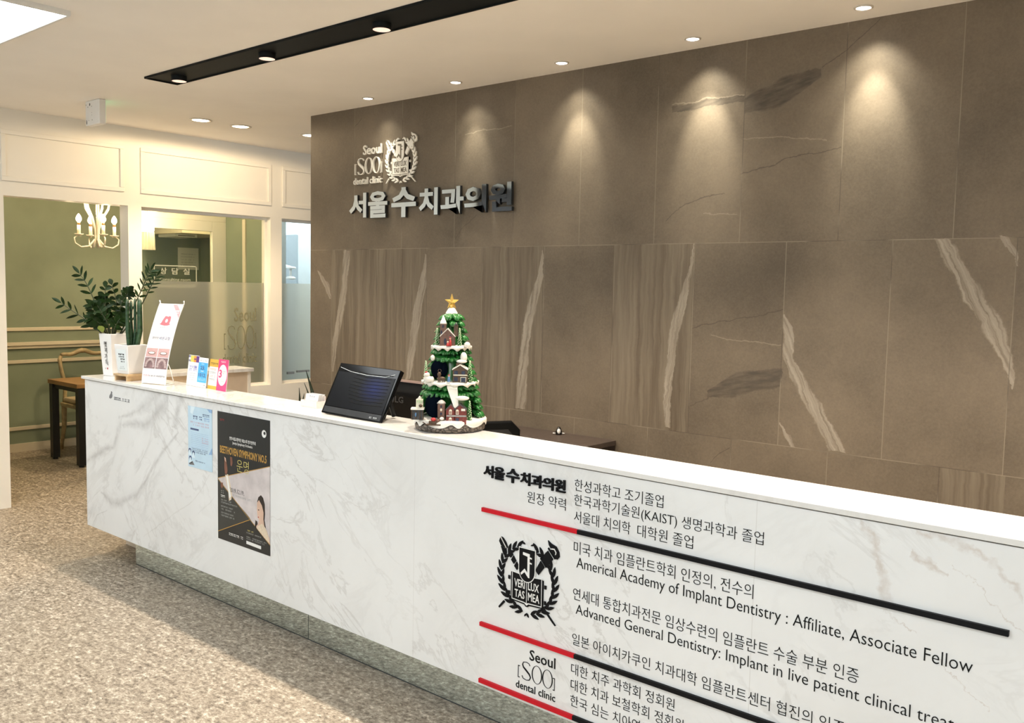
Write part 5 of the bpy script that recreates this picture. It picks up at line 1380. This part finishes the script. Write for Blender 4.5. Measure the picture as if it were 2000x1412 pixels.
b = B(); b.box(0, .112, 0, .055, 0, .004, M_ACRP); b.box(0, .112, 0, .003, .004, .028, M_ACRP); b.box(0, .112, .046, .049, .004, .050, M_ACRP); b.box(0, .003, .003, .046, .004, .03, M_ACRP); b.box(.109, .112, .003, .046, .004, .03, M_ACRP)
b.build('holder', bh)
bc = thing('business_cards', 'stack of white business cards in the clear holder', 'business cards', (-3.26, 2.402, ZT + .004))
b = B()
for k in range(8):
    b.M = Matrix.Translation((0, .002 + k * .0045, 0)) @ Matrix.Rotation(R(-10), 4, 'X'); b.box(.001, .091, 0, .001, .0005, .053, M_CARD)
b.M = Matrix.Translation((0, .002, 0)) @ Matrix.Rotation(R(-10), 4, 'X')
b.scribble(.030, .036, .040, .046, 1, M_NAVY, -.0006, .0004, 130); b.scribble(.042, .070, .041, .045, 6, M_NAVY, -.0006, .0004, 131)
b.build('cards', bc)

# ------------------------------------------------------------------ rooms behind the partition
M_OAK = P('oak_table_top', (0.30, 0.165, 0.062), 0.35, var=0.22, vscale=10)
M_STEELB = P('black_steel_leg', (0.008, 0.009, 0.011), 0.4, var=0.1)
tb = thing('meeting_table', 'small table with oak top and square black steel legs in the green room', 'table', (-7.74, 3.83, 0))
b = B(); b.box(-.28, .28, -.57, .57, .655, .69, M_OAK); b.build('tabletop', tb, bevel=.002)
for sx_ in (-1, 1):
    for sy_ in (-1, 1):
        b = B(); b.box(sx_ * .25 - .028, sx_ * .25 + .028, sy_ * .53 - .028, sy_ * .53 + .028, .015, .652, M_STEELB); l_ = b.build('leg', tb)
        b = B(); b.lathe([(.02, 0), (.02, .012), (.012, .016)], (sx_ * .25, sy_ * .53, 0), M_STEELB, 14); b.build('foot', l_)
b = B()
for sx_ in (-1, 1): b.box(sx_ * .25 - .012, sx_ * .25 + .012, -.51, .51, .615, .652, M_STEELB)
for sy_ in (-1, 1): b.box(-.23, .23, sy_ * .53 - .012, sy_ * .53 + .012, .615, .652, M_STEELB)
b.build('apron', tb)
M_GILT = P('aged_ivory_gilt_wood', (0.40, 0.31, 0.17), 0.4, var=0.25, vscale=25)
M_UPH = P('cream_upholstery', (0.48, 0.40, 0.26), 0.8, var=0.1)
ch = thing('carved_chair', 'antique style ivory chair with a curved open back against the green wall', 'chair', (-8.16, 3.72, 0), R(-90))
# local: x along the back (left/right), -y ... front of the chair points to local +y after the turn
b = B()
top = []
for i in range(17):
    s = -1 + i / 8
    top.append((s * .20, -.205 - .02 * (1 - s * s), .85 + .035 * (1 - s * s) + .012 * math.cos(s * math.pi * 2)))
b.tube(top, [.016 + .006 * (1 - abs(-1 + i / 8)) for i in range(17)], M_GILT, 10)
b.ball((0, -.225, .888), (.028, .016, .018), M_GILT, 12, 8)
b.build('top_rail', ch)
for s in (-1, 1):
    b = B()
    b.tube([(s * .200, -.205, .852), (s * .214, -.200, .82), (s * .205, -.19, .72), (s * .180, -.175, .60), (s * .185, -.175, .48), (s * .19, -.18, .40), (s * .185, -.20, .22), (s * .19, -.235, .08), (s * .195, -.245, .0)],
           [.016, .018, .017, .016, .018, .024, .020, .016, .017], M_GILT, 10)
    b.build('back_leg', ch)
    b = B()
    b.tube([(s * .215, .20, .42), (s * .225, .225, .34), (s * .205, .205, .18), (s * .195, .195, .08), (s * .21, .225, .012), (s * .212, .235, 0)], [.030, .026, .018, .014, .018, .015], M_GILT, 10)
    b.build('front_leg', ch)
b = B(); b.tube([(-.18, -.175, .56), (0, -.18, .53), (.18, -.175, .56)], .013, M_GILT, 8); b.build('lower_back_rail', ch)
b = B(); b.prism([(-.22, .40), (.22, .40), (.225, .44), (-.225, .44)], -.19, .23, M_GILT); b.build('seat_frame', ch, bevel=.01)
b = B(); b.box(-.205, .205, -.175, .215, .44, .485, M_UPH); b.build('seat', ch, bevel=.018)
# chandelier
M_CREAMM = P('cream_enamelled_metal', (0.72, 0.66, 0.52), 0.35, var=0.05)
M_BRASS = P('brown_bulb_socket', (0.25, 0.13, 0.05), 0.4, 0.3, var=0.1)
cl = thing('chandelier', 'cream chandelier with lit candle bulbs hanging in the green room', 'chandelier', (-7.20, 3.325, 0), R(65))
b = B()
for k in range(5):
    a = R(72 * k + 10); c_, s_ = math.cos(a), math.sin(a)
    pr_ = [(.035, 1.795), (.012, 1.86), (.016, 1.94), (.045, 2.03), (.085, 2.10), (.095, 2.15), (.070, 2.19)]
    b.tube([(r * c_, r * s_, z) for r, z in pr_], [.008, .007, .008, .009, .009, .008, .003], M_CREAMM, 8)
b.build('frame', cl)
b = B(); b.tube([(0, 0, 2.05), (0, 0, CZ - .03)], .005, M_CREAMM, 8); b.lathe([(.05, CZ - .03), (.05, CZ)], (0, 0, 0), M_CREAMM, 20); b.build('hanging_rod', cl)
for k in range(4):
    a = R(90 * k + 20); c_, s_ = math.cos(a), math.sin(a)
    b = B(); b.tube([(r * c_, r * s_, z) for r, z in ((.015, 1.86), (.06, 1.805), (.12, 1.795), (.165, 1.825), (.170, 1.865), (.145, 1.885), (.118, 1.882))], [.007, .0065, .006, .0055, .005, .0045, .004], M_CREAMM, 8)
    ar = b.build('arm', cl)
    b = B(); b.lathe([(.006, 1.882), (.032, 1.892), (.034, 1.897), (.01, 1.897)], (.135 * c_, .135 * s_, 0), M_CREAMM, 18); b.build('drip_pan', ar)
    b = B(); b.lathe([(.0125, 1.896), (.0125, 1.965)], (.135 * c_, .135 * s_, 0), M_CREAMM, 14); b.build('candle_sleeve', ar)
    b = B(); b.lathe([(.010, 1.965), (.011, 1.980), (.009, 1.985)], (.135 * c_, .135 * s_, 0), M_BRASS, 12); b.build('socket', ar)
    b = B(); b.lathe([(.008, 1.984), (.020, 2.002), (.021, 2.015), (.014, 2.036), (.003, 2.052)], (.135 * c_, .135 * s_, 0), M_BULB, 14); b.build('bulb', ar)
    lamp('bulb_light', 'POINT', cl, (.20 * c_, .20 * s_, 2.05), LIGHT['lamp'] * .85, WARM2, .03)
# pendant with pleated shade, air conditioner and notice in the consulting room
pl = thing('pendant_lamp', 'glowing pleated pendant lamp behind the glass at the left of window', 'lamp', (-6.98, 3.625, 0))
M_SHADE = P('pleated_fabric_shade', (0.62, 0.56, 0.38), 0.8, var=0.08, emit=(1.0, 0.82, 0.45), estr=.25)
b = B()
for k in range(36):
    a0, a1 = 2 * math.pi * k / 36, 2 * math.pi * (k + 1) / 36
    r0, r1 = (.062, .056) if k % 2 else (.056, .062)
    b.face([b.v((r0 * math.cos(a0), r0 * math.sin(a0), 1.79)), b.v((r1 * math.cos(a1), r1 * math.sin(a1), 1.79)), b.v((r1 * .9 * math.cos(a1), r1 * .9 * math.sin(a1), 1.93)), b.v((r0 * .9 * math.cos(a0), r0 * .9 * math.sin(a0), 1.93))], M_SHADE)
b.build('shade', pl)
b = B(); b.lathe([(.05, 1.93), (.056, 1.95), (.054, 1.99), (.04, 2.01)], (0, 0, 0), M_BULB, 20); b.build('lamp_bowl', pl)
b = B(); b.tube([(0, 0, 2.0), (0, 0, CZ)], .004, M_STEEL, 6); b.build('cord', pl)
lamp('lamp_light', 'POINT', pl, (.09, 0, 2.05), LIGHT['lamp'] * 1.5, WARM2, .03)
ac = thing('air_conditioner', 'white cassette air conditioner under the ceiling of the consulting room', 'air conditioner', (-8.02, 4.50, 1.985))
b = B(); b.box(-.22, .10, -.11, .11, -.03, 0, M_PLASW); b.build('housing', ac, bevel=.004)
b = B(); b.box(.1005, .102, -.085, .085, -.020, -.012, M_BROWN); b.box(.03, .05, -.085, .085, -.0315, -.0295, M_BROWN); b.build('air_slot', ac)
nt = thing('wall_notice', 'cream paper notice on the green wall behind the glass door', 'notice', (GX, 4.86, 1.66))
b = B(); b.box(0, .004, -.11, .115, 0, .22, M_PLASW); b.build('sheet', nt)
b = B(); b.M = Matrix.Rotation(R(90), 4, 'Z')
for k in range(5): b.scribble(-.08, .08, .04 + k * .028, .048 + k * .028, 14, M_PGREYT, -.0048, .0006, 140 + k)
b.build('print', nt)
gc = thing('grey_cabinet', 'tall pale grey cabinet in the cool lit room beside the stone wall', 'cabinet', (-8.05, 6.2, 0))
b = B(); b.box(-.145, .15, -.47, .6, 0, 2.05, M_GREYC); b.build('body', gc)
for k in range(2):
    b = B(); b.box(.15, .168, -.468 + k * .535, -.468 + k * .535 + .531, .05, 2.045, M_GREYC); d = b.build('door', gc)
    b = B(); b.tube([(.175, -.03 + k * .12, 1.0), (.175, -.03 + k * .12, 1.15)], .005, M_STEEL, 8); b.build('handle', d)
dl = thing('dental_lamp', 'white dental lamp head on an arm in the cool lit room', 'lamp', (-7.58, 5.42, 1.64))
b = B(); b.lathe([(.012, .045), (.052, .047), (.056, .060), (.045, .068), (.01, .070)], (0, 0, 0), M_PLASW, 20); b.build('upper_disc', dl)
b = B(); b.tube([(0, 0, -.03), (0, 0, .05)], .013, M_PLASW, 12); b.build('neck', dl)
b = B(); b.lathe([(.015, -.06), (.048, -.055), (.05, -.04), (.03, -.028), (.01, -.026)], (0, 0, 0), M_PLASW, 20); b.build('lamp_head', dl)
b = B(); b.tube([(0, 0, .06), (-.28, -.06, .12), (-.57, -.06, .12)], .016, M_PLASW, 10); b.build('arm', dl)
t = thing('led_panel', 'cool white light panel on the ceiling of the blue lit room', 'ceiling light', (-7.3, 6.0, CZ))
b = B(); b.box(-.31, .31, -.61, .61, -.014, 0, M_PLASW); b.build('frame', t)
b = B(); b.box(-.29, .29, -.59, .59, -.017, -.0145, P('cool_panel_glow', (1, 1, 1), .5, emit=(.80, .90, 1.0), estr=LIGHT['cool'])); b.build('diffuser', t)
